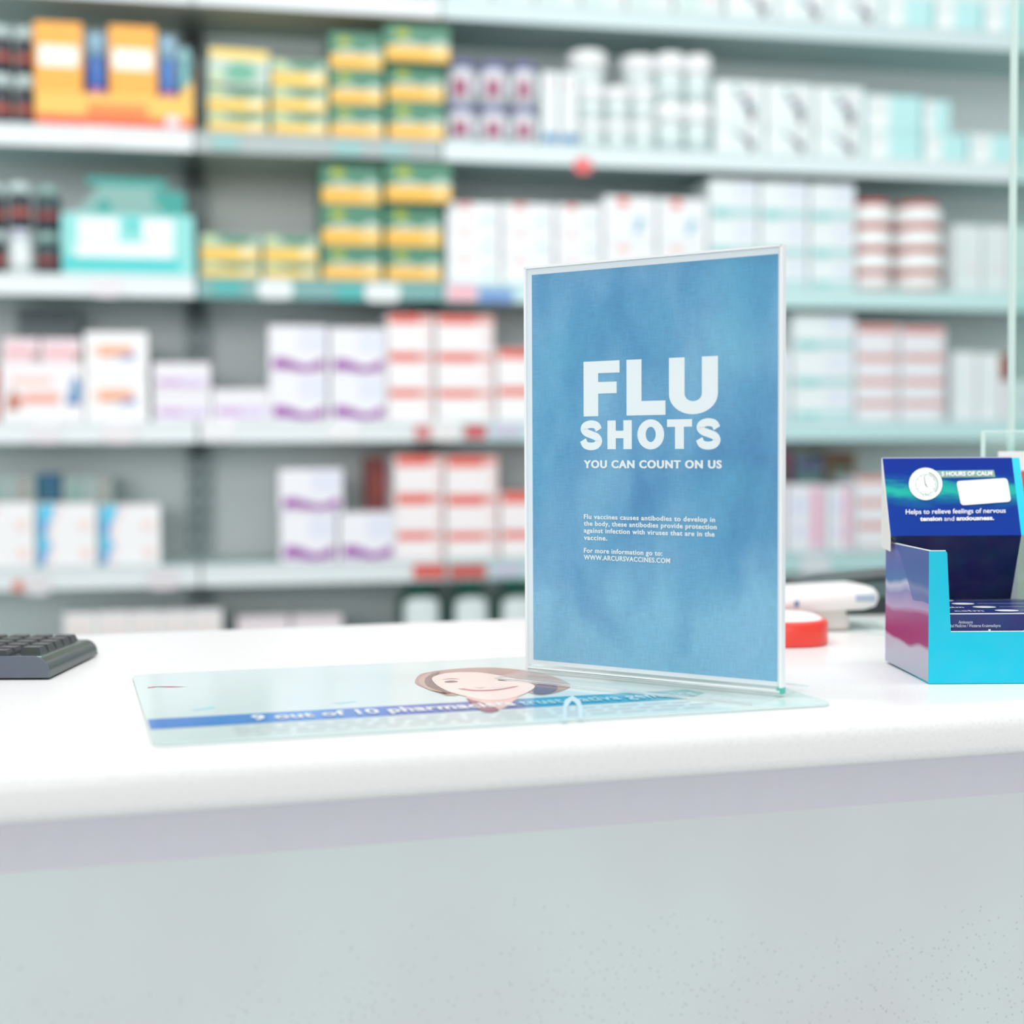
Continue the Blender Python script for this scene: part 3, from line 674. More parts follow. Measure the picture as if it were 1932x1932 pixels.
# ================================================================== ROOM
def plane_box(name, x0, x1, y0, y1, z0, z1, m_):
    mb = MB(); mb.box(x0, x1, y0, y1, z0, z1, m_); o = mb.build(name); o['kind'] = 'structure'; return o
plane_box('floor', -4, 6, -3, 7, -.05, 0, mat((214, 216, 216), .35))
mb = MB(); mb.box(-3, 5, SD+.03, SD+.13, 0, 3.2, mat((214, 220, 222), .7)); o = mb.build('wall_back'); o['kind'] = 'structure'
o.location = sw(0, 0, 0); o.rotation_euler = (0, 0, SA)

# ================================================================== COUNTER MAT
P1 = onz(290, 1411); P2 = onz(1573, 1333); P4 = onz(276, 1277)
EM = (P2-P1).normalized(); EM.z = 0; EM.normalize(); NM = Vector((-EM.y, EM.x, 0)); AM = math.atan2(EM.y, EM.x)
MW = (P2-P1).length; MD = (P4-P1).dot(NM)
MTH = .0016; ZM = CT+.0004
def muv(px, py):
    p = onz(px, py, ZM+MTH); return (p-P1).dot(EM), (p-P1).dot(NM)
matg = empty('counter_mat', Vector((P1.x, P1.y, ZM)), AM)
tag(matg, 'mint advertising counter mat with blue stripe and smiling woman, lying under the sign', 'mat')
gloss = dict(rough=.12, spec=.5)
def rrect(w, h, r_, z, n=6):
    pts = []
    for cx, cy, a0 in ((w-r_, h-r_, 0), (r_, h-r_, 90), (r_, r_, 180), (w-r_, r_, 270)):
        for i in range(n+1): t = math.radians(a0+90*i/n); pts.append((cx+r_*math.cos(t), cy+r_*math.sin(t), z))
    return pts
M_MAT = mat((209, 229, 226), .12, .3)
mb = MB(); mb.extrude(rrect(MW, MD, .008, 0), (0, 0, MTH), M_MAT); mb.build('base_sheet', matg)
def smooth_loop(pts, n=4):
    out = []; N = len(pts)
    for i in range(N):
        a, b_, d, e = (Vector(pts[(i+j-1) % N]) for j in range(4))
        for j in range(n):
            t_ = j/n; out.append(tuple(.5*((2*b_)+(-a+d)*t_+(2*a-5*b_+4*d-e)*t_*t_+(-a+3*b_-3*d+e)*t_**3)))
    return out
def flat(name, pts, col, lvl, parent=matg, px=True, rough=.12):
    if px and (name.startswith('portrait') or name == 'hair_strand'): pts = smooth_loop(pts)
    mb = MB(); q_ = [muv(*p) for p in pts] if px else pts
    mb.face([(a, b_, MTH+.00012*lvl) for a, b_ in q_], mat(col, rough, .22) if isinstance(col, tuple) else col)
    return mb.build(name, parent)
v0 = muv(292, 1376)[1]; v1 = muv(288, 1357)[1]; uE = muv(1352, 1316)[0]
m, nt, b = nodes_mat('stripe_ink_and_reflection'); b.inputs['Roughness'].default_value = .12; b.inputs['Specular IOR Level'].default_value = .25
tc = nt.nodes.new('ShaderNodeTexCoord'); sx = nt.nodes.new('ShaderNodeSeparateXYZ'); nt.links.new(tc.outputs['Object'], sx.inputs[0])
mr = nt.nodes.new('ShaderNodeMapRange'); mr.inputs[1].default_value = 0; mr.inputs[2].default_value = uE
rp = ramp(nt, [(0, (30, 118, 205)), (.25, (45, 140, 212)), (.45, (60, 104, 190)), (.62, (70, 90, 160)), (.68, (0, 150, 190)), (.9, (0, 158, 188)), (1, (50, 176, 166))])  # printed blue; the jump to cyan paints in the sign's reflection
nt.links.new(sx.outputs[0], mr.inputs[0]); nt.links.new(mr.outputs[0], rp.inputs[0]); nt.links.new(rp.outputs[0], b.inputs['Base Color'])
flat('blue_stripe', [(0.0008, v0), (uE-.02, v0), (uE, (v0+v1)/2), (uE-.006, v1), (.0008, v1)], m, 1, px=False)
# portrait of a smiling woman, printed
por = flat('portrait_hair', [(783, 1285), (792, 1273), (812, 1268), (831, 1265), (860, 1262), (895, 1260), (937, 1260), (983, 1264), (1030, 1272), (1076, 1291), (1063, 1303), (1032, 1311), (1009, 1311), (960, 1300), (856, 1313), (831, 1309), (805, 1300), (787, 1292)], (168, 136, 122), 1)
por['label'] = 'brown hair of the printed woman'
face = flat('portrait_face', [(815, 1280), (832, 1273), (851, 1270), (880, 1269), (908, 1270), (947, 1276), (988, 1286), (1009, 1295), (999, 1305), (973, 1316), (942, 1322), (908, 1321), (885, 1316), (851, 1307), (825, 1294)], (248, 226, 216), 3)
flat('hair_strand', [(790, 1286), (797, 1276), (815, 1269), (808, 1280), (812, 1292), (845, 1311), (862, 1312), (820, 1305), (798, 1296)], (188, 158, 138), 2, por)
flat('hair_strand', [(801, 1285), (808, 1276), (830, 1268), (819, 1278), (821, 1290), (850, 1307), (838, 1306), (808, 1296)], (112, 88, 80), 2.5, por)
flat('hair_strand', [(1005, 1296), (1030, 1288), (1052, 1296), (1040, 1308), (1010, 1309)], (100, 76, 104), 2, por)
flat('portrait_neck', [(882, 1314), (972, 1314), (965, 1326), (946, 1338), (915, 1336), (893, 1327)], (240, 200, 188), 2)
flat('portrait_collar', [(881, 1319), (892, 1322), (908, 1326), (942, 1340), (918, 1344), (898, 1336)], (142, 62, 84), 4)
for cx, cy, w_ in ((851, 1287, 13), (951, 1283.5, 12)):
    flat('portrait_eye', [(cx-w_, cy+.6), (cx-w_*.4, cy-1.6), (cx+w_*.4, cy-1.8), (cx+w_, cy), (cx+w_*.3, cy+1.6), (cx-w_*.4, cy+1.8)], (92, 84, 86), 4, face)
    flat('portrait_brow', [(cx-w_-5, cy-3.5), (cx, cy-6), (cx+w_+4, cy-4.5), (cx, cy-5)], (150, 110, 96), 4, face)
flat('portrait_nose', [(893, 1296), (905, 1298.5), (918, 1296), (905, 1299.6)], (222, 176, 166), 4, face)
flat('portrait_mouth', [(864, 1300.5), (880, 1300.2), (905, 1300.6), (940, 1299), (978, 1295.5), (960, 1300), (932, 1304), (905, 1305), (884, 1304)], (206, 116, 122), 4, face)
flat('portrait_teeth', [(878, 1301), (905, 1301.2), (940, 1299.8), (966, 1297.2), (940, 1301.6), (908, 1303.2), (888, 1302.6)], (250, 248, 246), 5, face)
# writing on the stripe and small print below
mb = MB(); WHm = mat((244, 250, 250), .2)
pl = lambda a, b_: Vector((a, b_, MTH+.00056))
ta = muv(478, 1360)[0]; tb = muv(972, 1330)[0]; hgt = v1-v0
fit_text(mb, '9 out of 10 pharmacists', ta, tb, v0+hgt*.27, v0+hgt*.76, WHm, pl, .03, 1.05)
tc_ = muv(982, 1329)[0]; td = muv(1318, 1313)[0]
fit_text(mb, 'trust nativa generics', tc_, td, v0+hgt*.27, v0+hgt*.76, mat((170, 230, 240), .2), pl, .02, 1.05)
mb.build('stripe_lettering', matg)
mb = MB(); random.seed(3); G = mat((200, 206, 214), .2)
for row in range(3):
    a = muv(440, 1375)[0]
    vb = v0-.012-row*.011
    while a < MW-.09:
        wv = random.uniform(.006, .018)
        mb.face([(a, vb, MTH+.0002), (a+wv, vb, MTH+.0002), (a+wv, vb+.0026, MTH+.0002), (a, vb+.0026, MTH+.0002)], G); a += wv+.004
mb.build('small_print', matg)
flat('red_pen_mark', [(278, 1297), (290, 1295.4), (322, 1294.8), (352, 1296), (322, 1297), (296, 1296.4), (279, 1298.6)], (190, 70, 86), 1)
flat('cyan_dash', [(360, 1340), (404, 1331), (405, 1336), (372, 1341)], (170, 230, 236), 1)
flat('cyan_dash', [(628, 1326), (672, 1321), (672, 1324), (640, 1328)], (180, 232, 238), 1)
# arch shaped mark on the stripe
mb = MB(); q_ = []
ARCH = [(1062, 1362), (1062, 1336), (1066, 1322), (1080, 1314), (1094, 1322), (1099, 1336), (1100, 1358), (1092, 1358), (1090, 1334), (1080, 1322), (1070, 1336), (1069, 1362)]
mb.face([(*muv(*p), MTH+.00058) for p in ARCH], mat((220, 240, 244), .15)); mb.build('arch_mark', matg)

# ================================================================== SIGN
BL = onz(997, 1263, ZM+MTH+.0022); BR = onz(1477, 1309, ZM+MTH+.0022)
ESG = (BR-BL); ESG.z = 0; SWD = ESG.length; ESG.normalize(); NSG = Vector((-ESG.y, ESG.x, 0))     # NSG: away from camera
SGH = onplane(1477, 464, BR, NSG).z-BR.z
ZS0 = ZM+MTH+.0025
sg = empty('sign_holder', Vector(((BL.x+BR.x)/2, (BL.y+BR.y)/2, ZS0)), math.atan2(ESG.y, ESG.x))
tag(sg, 'clear acrylic upright holder with a blue FLU SHOTS poster, standing on the counter mat', 'sign')
def suv(px, py):
    p = onplane(px, py, BL, NSG); return (p-BL).dot(ESG)-SWD/2, p.z-ZS0
ACR = clear_mat('clear_acrylic', (253, 255, 255), .03, 1.45, .5)
EDG = mat((226, 242, 242), .25, .5); 
m, nt, b = nodes_mat('acrylic_edge'); b.inputs['Base Color'].default_value = lin((248, 251, 252)); b.inputs['Roughness'].default_value = .25
b.inputs['Transmission Weight'].default_value = .05; b.inputs['Subsurface Weight'].default_value = .0; EDG = m
HB = .045
mb = MB(); mb.box(-SWD/2, SWD/2, -HB, HB, -.0018, -.0002, clear_mat('clear_foot', (254, 255, 255), .10, 1.45, .4), .0004); mb.build('foot_plate', sg)
mb = MB()
for y in (-HB, HB-.0006): mb.box(-SWD/2+.001, SWD/2-.001, y, y+.0006, -.0017, -.0003, EDG)
mb.build('foot_edge', sg)
z_lo = .0
mb = MB(); mb.box(-SWD/2, SWD/2, -.0030, -.0014, 0, SGH, ACR); mb.build('front_sheet', sg)
mb = MB(); mb.box(-SWD/2, SWD/2, .0008, .0022, 0, SGH, ACR); mb.build('back_sheet', sg)
mb = MB()
mb.box(-SWD/2-.0006, -SWD/2+.0012, -.0032, .0024, 0, SGH, EDG); mb.box(SWD/2-.0014, SWD/2+.0006, -.0032, .0024, .004, SGH, EDG)
mb.box(-SWD/2, SWD/2, -.0032, .0024, SGH-.0008, SGH+.0008, EDG)
mb.build('polished_edge', sg)
mb = MB(); mb.box(-SWD/2+.001, SWD/2-.001, -.0030, .0030, 0.0002, .0020, EDG, .0005)
mb.build('fold_edge', sg)
mb = MB(); mb.box(SWD/2-.0035, SWD/2+.0007, -.0028, .0028, -.0002, .004, mat((64, 196, 176), .2)); gg = mb.build('corner_glint', sg); gg['label'] = 'green tinted bottom corner of the acrylic'
# printed sheet
zb = suv(1477, 1290)[1]
mb = MB(); mb.box(-SWD/2+.0012, SWD/2-.0012, -.0004, .0004, .0045, SGH-.001, mat((243, 244, 249), .5))
ps = mb.build('poster', sg)
m, nt, b = nodes_mat('blue_watercolour'); b.inputs['Roughness'].default_value = .45
tc = nt.nodes.new('ShaderNodeTexCoord')
mp = nt.nodes.new('ShaderNodeMapping'); mp.inputs['Scale'].default_value = (1.25, 1, .7)
n1 = nt.nodes.new('ShaderNodeTexNoise'); n1.inputs['Scale'].default_value = 16; n1.inputs['Detail'].default_value = 4; n1.inputs['Roughness'].default_value = .45; n1.inputs['Distortion'].default_value = .3
nt.links.new(tc.outputs['Object'], mp.inputs[0]); nt.links.new(mp.outputs[0], n1.inputs[0])
sx = nt.nodes.new('ShaderNodeSeparateXYZ'); nt.links.new(tc.outputs['Object'], sx.inputs[0])
mr = nt.nodes.new('ShaderNodeMapRange'); mr.inputs[1].default_value = .11; mr.inputs[2].default_value = .0; mr.inputs[3].default_value = 0; mr.inputs[4].default_value = .36
nt.links.new(sx.outputs['Z'], mr.inputs[0])
ad = nt.nodes.new('ShaderNodeMath'); nt.links.new(n1.outputs[0], ad.inputs[0]); nt.links.new(mr.outputs[0], ad.inputs[1])
rp = ramp(nt, [(.32, (46, 132, 186)), (.46, (70, 150, 198)), (.58, (98, 164, 206)), (.74, (124, 188, 220)), (.9, (130, 188, 222))]); nt.links.new(ad.outputs[0], rp.inputs[0])
# cyan bloom patches
n4 = nt.nodes.new('ShaderNodeTexNoise'); n4.inputs['Scale'].default_value = 9; nt.links.new(tc.outputs['Object'], n4.inputs[0])
r4 = ramp(nt, [(.5, (0, 0, 0)), (.7, (255, 255, 255))]); nt.links.new(n4.outputs[0], r4.inputs[0])
mxa = nt.nodes.new('ShaderNodeMix'); mxa.data_type = 'RGBA'; mxa.inputs[7].default_value = lin((78, 174, 208))
mu = nt.nodes.new('ShaderNodeMath'); mu.operation = 'MULTIPLY'; mu.inputs[1].default_value = .6; nt.links.new(r4.outputs[0], mu.inputs[0]); nt.links.new(mu.outputs[0], mxa.inputs['Factor'])
nt.links.new(rp.outputs[0], mxa.inputs[6])
# linen weave
def weave(sc):
    mp_ = nt.nodes.new('ShaderNodeMapping'); mp_.inputs['Scale'].default_value = sc; n_ = nt.nodes.new('ShaderNodeTexNoise'); n_.inputs['Scale'].default_value = 100; n_.inputs['Detail'].default_value = 2
    nt.links.new(tc.outputs['Object'], mp_.inputs[0]); nt.links.new(mp_.outputs[0], n_.inputs[0]); return n_.outputs[0]
w1 = weave((1, 1, 14)); w2 = weave((14, 1, 1))
aw = nt.nodes.new('ShaderNodeMath'); nt.links.new(w1, aw.inputs[0]); nt.links.new(w2, aw.inputs[1])
mr2 = nt.nodes.new('ShaderNodeMapRange'); mr2.inputs[1].default_value = .6; mr2.inputs[2].default_value = 1.4; mr2.inputs[3].default_value = .84; mr2.inputs[4].default_value = 1.14
nt.links.new(aw.outputs[0], mr2.inputs[0])
vm = nt.nodes.new('ShaderNodeVectorMath'); vm.operation = 'SCALE'; nt.links.new(mxa.outputs[2], vm.inputs[0]); nt.links.new(mr2.outputs[0], vm.inputs['Scale'])
nt.links.new(vm.outputs[0], b.inputs['Base Color']); M_WC = m
a0, z1_ = suv(1004, 520); a1, z2_ = suv(1469, 478); _, z3_ = suv(1469, 1284); _, z4_ = suv(1006, 1246)
zt = (z1_+z2_)/2; zbt = (z3_+z4_)/2
mb = MB(); mb.face([(a0, -.00055, zbt), (a1, -.00055, zbt), (a1, -.00055, zt), (a0, -.00055, zt)], M_WC); mb.build('blue_print', ps)
pw = mat((246, 248, 250), .5); PL = lambda a, z: Vector((a, -.0007, z))
def row(pxl, pyl_top, pyl_bot, pxr, pyr_top, pyr_bot):
    A, zA1 = suv(pxl, pyl_top); _, zA0 = suv(pxl, pyl_bot); B, zB1 = suv(pxr, pyr_top); _, zB0 = suv(pxr, pyr_bot)
    return A, B, (zA0+zB0)/2, (zA1+zB1)/2
mb = MB()
_, _, fz0, fz1 = row(1102, 683, 785.5, 1355, 671, 781)
for ch, p0, p1 in (('F', 1102, 1170), ('L', 1183, 1256.5), ('U', 1263, 1355.5)):
    heavy(mb, ch, suv(p0, 750)[0], suv(p1, 750)[0], fz0, fz1, pw, PL)
_, _, sz0, sz1 = row(1097, 794.5, 848.5, 1358, 789.5, 846)
for ch, p0, p1 in (('S', 1095.5, 1137.5), ('H', 1147, 1193), ('O', 1203.5, 1254), ('T', 1259.5, 1306.5), ('S', 1314, 1361)):
    heavy(mb, ch, suv(p0, 820)[0], suv(p1, 820)[0], sz0, sz1, pw, PL)
mb.build('heading_lettering', ps)
mb = MB(); A, B, z0, z1 = row(1102, 869, 883.6, 1363, 867.5, 882.8); fit_text(mb, 'YOU CAN COUNT ON US', A, B, z0, z1, pw, PL, .03, 1.16, .035); mb.build('slogan_lettering', ps)
mb = MB()
for t, xr, yl, yr in (('Flu vaccines causes antibodies to develop in', 1350.5, 979.5, 984), ('the body, these antibodies provide protection', 1353.5, 992.5, 997.5), ('against infection with viruses that are in the', 1349.5, 1006, 1011), ('vaccine.', 1147, 1018.7, 1019.3)):
    A, B, z0, z1 = row(1102.5, yl-9, yl, xr, yr-9.2, yr); fit_text(mb, t, A, B, z0, z1, pw, PL, .022, 1.12, .03)
mb.build('paragraph_lettering', ps)
mb = MB()
for t, xr, yl, yr in (('For more information go to:', 1251, 1043.8, 1047), ('WWW.ARCURSVACCINES.COM', 1265.5, 1056.5, 1061.3)):
    A, B, z0, z1 = row(1102.5, yl-9, yl, xr, yr-9.2, yr); fit_text(mb, t, A, B, z0, z1, pw, PL, .022, 1.12, .03)
mb.build('address_lettering', ps)

# ================================================================== KEYBOARD
kq = onz(92, 1283); KX, KY = kq.x, kq.y; kr = onz(184, 1238); KD = kr.y-KY
kb = empty('keyboard', (KX, KY, CT+.0005), math.atan2(-(kr.x-KX), KD))
tag(kb, 'dark grey keyboard with a smooth grey front edge, left end of counter', 'keyboard')
def kprof(h, r_=.0115):
    pts = [(-.26, .0012), (-.26, h)]
    for i in range(9): t = math.pi/2*i/8; pts.append((-r_+r_*math.sin(t), h-r_+r_*math.cos(t)))
    pts.append((.0005, .0012)); return pts
bf, bb = kprof(.0158), kprof(.0135, .010)
n = len(bf); M_KB = mat((52, 68, 68), .2, .5)
vs = [(a, .003, z) for a, z in bf]+[(a, KD, z) for a, z in bb]
fs = [(j, (j+1) % n, n+(j+1) % n, n+j) for j in range(n)]+[tuple(range(n-1, -1, -1)), tuple(range(n, 2*n))]
o = mesh_obj('body', vs, fs, M_KB, kb); 
for p in o.data.polygons: p.use_smooth = len(p.vertices) == 4
o.data.set_sharp_from_angle(angle=math.radians(40))
mb = MB(); mb.extrude([(a, 0, z) for a, z in kprof(.0172, .0125)], (0, .0028, 0), mat((82, 92, 106), .4))
e = mb.build('front_plate', kb); e['label'] = 'smooth slate grey front edge'
mb = MB(); mb.box(-.25, -.004, .006, KD-.006, 0, .0012, mat((34, 44, 46), .5)); mb.build('underside', kb)
M_KEY = mat((34, 44, 46), .3, .5); M_KTOP = mat((128, 140, 142), .3)
pit = .0186
for ry in range(7):
    for cx in range(13):
        if ry == 0 and cx == 0: continue
        x = -.0225-cx*pit; y = .016+ry*.0196; zb = .0150-ry*.00025; hw = .0084; tw = .0062; hh = .0052
        if y+hw > KD: continue
        mb = MB(); v = []
        for (s_, dz) in ((hw, 0), (tw, hh)):
            v += [(x-s_, y-s_, zb+dz), (x+s_, y-s_, zb+dz), (x+s_, y+s_, zb+dz), (x-s_, y+s_, zb+dz)]
        mb.face([v[0], v[1], v[5], v[4]], M_KEY); mb.face([v[1], v[2], v[6], v[5]], M_KEY); mb.face([v[2], v[3], v[7], v[6]], M_KEY); mb.face([v[3], v[0], v[4], v[7]], M_KEY)
        mb.face(v[4:8], M_KEY); mb.face([v[3], v[2], v[1], v[0]], M_KEY)
        mb.face([(x-.002, y-.002, zb+hh+.0001), (x+.002, y-.002, zb+hh+.0001), (x+.002, y+.001, zb+hh+.0001), (x-.002, y+.001, zb+hh+.0001)], M_KTOP)
        mb.build('key', kb)
mb = MB(); mb.box(-.0135, -.0085, .008, .0105, .0150, .0159, mat((190, 232, 218), .3)); e = mb.build('indicator_light', kb); e['label'] = 'small pale indicator window'

# ================================================================== DISPLAY BOX (right)
f0 = onz(1752, 1291); DX, DY = f0.x, f0.y; rr = onz(1670, 1250); DDp = rr.y-DY; DWD = .1085
db = empty('display_box', (DX, DY, CT+.0004), 0)
tag(db, 'cyan and blue cardboard counter display box for calming tablets, right of the sign', 'display box')
dp = lambda px, py, y: (lambda p: (p.x-DX, p.z-CT-.0004))(onplane(px, py, Vector((0, DY+y, 0)), Vector((0, 1, 0))))
t = .0012; zL = dp(1757, 1040, 0)[1]; zlip = dp(1850, 1192, 0)[1]; CYN = mat((0, 196, 224), .4, .15); WHC = mat((238, 236, 232), .5)
s1 = dp(1787, 1043, 0)[0]; s2 = dp(1794, 1192, 0)[0]
mb = MB(); mb.box(0, DWD, 0, DDp, 0, t, CYN); mb.build('base_card', db)
mb = MB(); mb.extrude([(0, 0, t), (DWD, 0, t), (DWD, 0, zL), (DWD-s1, 0, zL), (DWD-s2, 0, zlip), (s2, 0, zlip), (s1, 0, zL-.001), (s1-.001, 0, zL), (0, 0, zL)], (0, t, 0), CYN)
mb.extrude([(s2, 0.0001, zlip), (DWD-s2, 0.0001, zlip), (DWD-s2, 0.0001, zlip+.0005), (s2, 0.0001, zlip+.0005)], (0, t, 0), WHC)
mb.extrude([(0, 0.0001, zL), (s1-.001, 0.0001, zL), (s1-.001, 0.0001, zL+.0006), (0, 0.0001, zL+.0006)], (0, t, 0), WHC)
mb.build('front_card', db)
# left side with soft printed colours
m, nt, b = nodes_mat('side_print'); b.inputs['Roughness'].default_value = .35; b.inputs['Specular IOR Level'].default_value = .3
tc = nt.nodes.new('ShaderNodeTexCoord'); sx = nt.nodes.new('ShaderNodeSeparateXYZ'); nt.links.new(tc.outputs['Object'], sx.inputs[0])
nz = nt.nodes.new('ShaderNodeTexNoise'); nz.inputs['Scale'].default_value = 16; nz.inputs['Detail'].default_value = 1; nt.links.new(tc.outputs['Object'], nz.inputs[0])
def mt(op, a, b_):
    n = nt.nodes.new('ShaderNodeMath'); n.operation = op
    for i, v in enumerate((a, b_)):
        if isinstance(v, (int, float)): n.inputs[i].default_value = v
        else: nt.links.new(v, n.inputs[i])
    return n.outputs[0]
zz_ = mt('ADD', mt('DIVIDE', sx.outputs['Z'], zL), mt('MULTIPLY', mt('SUBTRACT', nz.outputs[0], .5), .22))
rp = ramp(nt, [(0, (182, 190, 206)), (.24, (190, 190, 208)), (.28, (150, 40, 112)), (.50, (152, 44, 118)), (.545, (176, 150, 190)), (.64, (128, 124, 180)), (.69, (190, 190, 214)), (.73, (44, 110, 168)), (.83, (70, 96, 172)), (1, (110, 108, 170))])
nt.links.new(zz_, rp.inputs[0])
# darker blue wedge towards the front edge
wd = mt('GREATER_THAN', mt('SUBTRACT', mt('ADD', sx.outputs['Z'], mt('MULTIPLY', nz.outputs[0], .012)), mt('MULTIPLY', sx.outputs['Y'], .9)), .028)
wd = mt('MULTIPLY', wd, mt('GREATER_THAN', zz_, .60))
mx = nt.nodes.new('ShaderNodeMix'); mx.data_type = 'RGBA'; mx.inputs[7].default_value = lin((34, 84, 156)); nt.links.new(mt('MULTIPLY', wd, .75), mx.inputs['Factor'])
nt.links.new(rp.outputs[0], mx.inputs[6]); nt.links.new(mx.outputs[2], b.inputs['Base Color']); M_SIDE = m
kx = rr.x-DX
def skw(z0, z1, m_):
    mb.extrude([(0, t, z0), (t, t, z0), (t, t, z1), (0, t, z1)], (kx, DDp-t, 0), m_)
mb = MB(); skw(t, zL, M_SIDE); skw(zL, zL+.0007, WHC)
sp = mb.build('side_card', db); sp['label'] = 'left side printed in blue, lilac and magenta'
mb = MB(); mb.box(DWD-t, DWD, t, DDp, t, zL, CYN); mb.build('side_card', db)
mb = MB()
def PS(a, z): return Vector((-.0004, a, z))
fit_text(mb, 'Contains herbal', .102, .070, .0610, .0637, mat((238, 238, 246), .4), PS, .01)
fit_text(mb, 'Bevat kruie vir kalmte', .104, .036, .0560, .0587, mat((238, 238, 246), .4), PS, .01)
# header: rear card up to the crown, front face leaning forward to the fold, then back down inside
m, nt, b = nodes_mat('header_print'); b.inputs['Roughness'].default_value = .35; b.inputs['Specular IOR Level'].default_value = .2
tc = nt.nodes.new('ShaderNodeTexCoord'); sx = nt.nodes.new('ShaderNodeSeparateXYZ'); nt.links.new(tc.outputs['Object'], sx.inputs[0])
mp = nt.nodes.new('ShaderNodeMapping'); mp.inputs['Scale'].default_value = (1, 1, 3.2); nz = nt.nodes.new('ShaderNodeTexNoise'); nz.inputs['Scale'].default_value = 40; nz.inputs['Detail'].default_value = 5
nt.links.new(tc.outputs['Object'], mp.inputs[0]); nt.links.new(mp.outputs[0], nz.inputs[0])
zT = dp(1665, 865, DDp)[1]; yF = DDp-.026; zF = dp(1681, 1011, yF)[1]
zz_ = mt('ADD', mt('DIVIDE', mt('SUBTRACT', sx.outputs['Z'], zF), zT-zF), mt('MULTIPLY', mt('SUBTRACT', nz.outputs[0], .5), .25))
rp = ramp(nt, [(0, (5, 54, 150)), (.36, (5, 54, 146)), (.46, (10, 98, 150)), (.55, (34, 176, 160)), (.62, (30, 166, 160)), (.70, (10, 76, 150)), (.8, (5, 48, 146)), (1, (5, 44, 144))])
nt.links.new(zz_, rp.inputs[0]); nt.links.new(rp.outputs[0], b.inputs['Base Color']); M_HEAD = m
NAVY = mat((5, 16, 78), .25, .35)
hd = empty('header_card', (0, 0, 0), 0, db)
HX0 = dp(1664, 865, DDp)[0]; HX1 = dp(1908, 865, DDp)[0]; HX2 = dp(1922, 865, DDp)[0]
FX0 = dp(1681, 1011, yF)[0]; FX1 = dp(1927, 1010, yF)[0]
mb = MB(); mb.extrude([(kx+t, DDp-t, t), (HX2-.001, DDp-t, t), (HX2, DDp-t, zL), (HX2, DDp-t, zT), (HX0, DDp-t, zT), (HX0, DDp-t, zL+.0008), (kx+t, DDp-t, zL+.0008)], (0, t*.6, 0), WHC); mb.build('rear_face', hd)
nrm = Vector((0, -(zT-zF), yF-DDp)).normalized()
mb = MB()
A0 = Vector((HX0, DDp-t, zT)); A1 = Vector((HX1, DDp-t, zT)); B1 = Vector((FX1, yF, zF)); B0 = Vector((FX0, yF, zF))
mb.extrude([B0, B1, A1, A0], (0, .0008, -.0002), M_HEAD); 
mb.extrude([A0+Vector((0, -.0002, 0)), A1+Vector((0, -.0002, 0)), A1+Vector((0, -.0002, .0008)), A0+Vector((0, -.0002, .0008))], (0, .001, 0), mat((196, 196, 232), .5))
mb.build('front_face', hd)
mb = MB(); cy2 = Vector((HX2-HX1, 0, 0)); mb.extrude([B1, B1+cy2, A1+cy2, A1], (0, .0008, -.0002), mat((40, 206, 230), .4, .15)); mb.build('cyan_margin', hd)
mb = MB(); zin = .050
ym = yF+(DDp-.006-yF)*(zF-zL-.001)/(zF-zin); mb.extrude([(FX0, yF, zF), (kx+t+.0008, ym, zL+.001), (kx+t+.0008, DDp-.006, zin), (FX1-.001, DDp-.006, zin), (FX1, yF, zF)], (0, .0008, 0), NAVY); mb.build('inner_face', hd)
# white inner flank of the header seen at its left
mb = MB(); mb.extrude([(HX0, DDp-t, zT), (HX0, DDp-t, zL-.004), (FX0, yF+.001, zF-.012), (FX0, yF+.001, zF)], (-.0006, 0, 0), WHC); mb.build('flank', hd)
# printed things on the leaning face: local frame (a = 0..1 across, b = 0..1 up)
def HP(px, py, e=.0005):
    p = onplane(px, py, db.location+B0, Vector((0, -(zT-zF), -(yF-(DDp-t))*-1)).normalized() if False else (A0-B0).cross(B1-B0).normalized())
    n_ = (B1-B0).cross(A0-B0).normalized()
    return Vector(p)-db.location+n_*e
nn_ = (B1-B0).cross(A0-B0).normalized()
def disc(mb, cx, cy, rx, ry, m_, e, n=40, a0=0, hole=0, arc=360):
    if hole:
        for i in range(n):
            q_ = []
            for a, k_ in ((i, 1), (i+1, 1), (i+1, hole), (i, hole)):
                th = math.radians(a0+arc*a/n); q_.append(HP(cx+rx*k_*math.cos(th), cy+ry*k_*math.sin(th), e))
            mb.face(q_, m_)
    else: mb.face([HP(cx+rx*math.cos(-2*math.pi*i/n), cy+ry*math.sin(-2*math.pi*i/n), e) for i in range(n)], m_)
ctr = (1746, 913.5)
mb = MB(); mb.face([HP(1762, 901.5, .0003), HP(1877.5, 900, .0003), HP(1875, 887.5, .0003), HP(1762, 889, .0003)], mat((140, 172, 158), .35)); 
mb.face([HP(1762, 902.2, .0002), HP(1878, 900.7, .0002), HP(1875, 886.6, .0002), HP(1762, 888, .0002)], mat((40, 150, 170), .35)); mb.build('sage_band', hd)
dl = MB(); disc(dl, ctr[0], ctr[1], 31.5, 30.5, mat((246, 248, 248), .35), .0006); 
disc(dl, ctr[0], ctr[1]+1, 19.5, 19.5, mat((150, 176, 176), .35), .0007, hole=.95)
disc(dl, ctr[0], ctr[1]+1, 24.5, 24.5, mat((176, 194, 182), .35), .0008, a0=-75, hole=.86, arc=115)
dark = mat((90, 110, 114), .35)
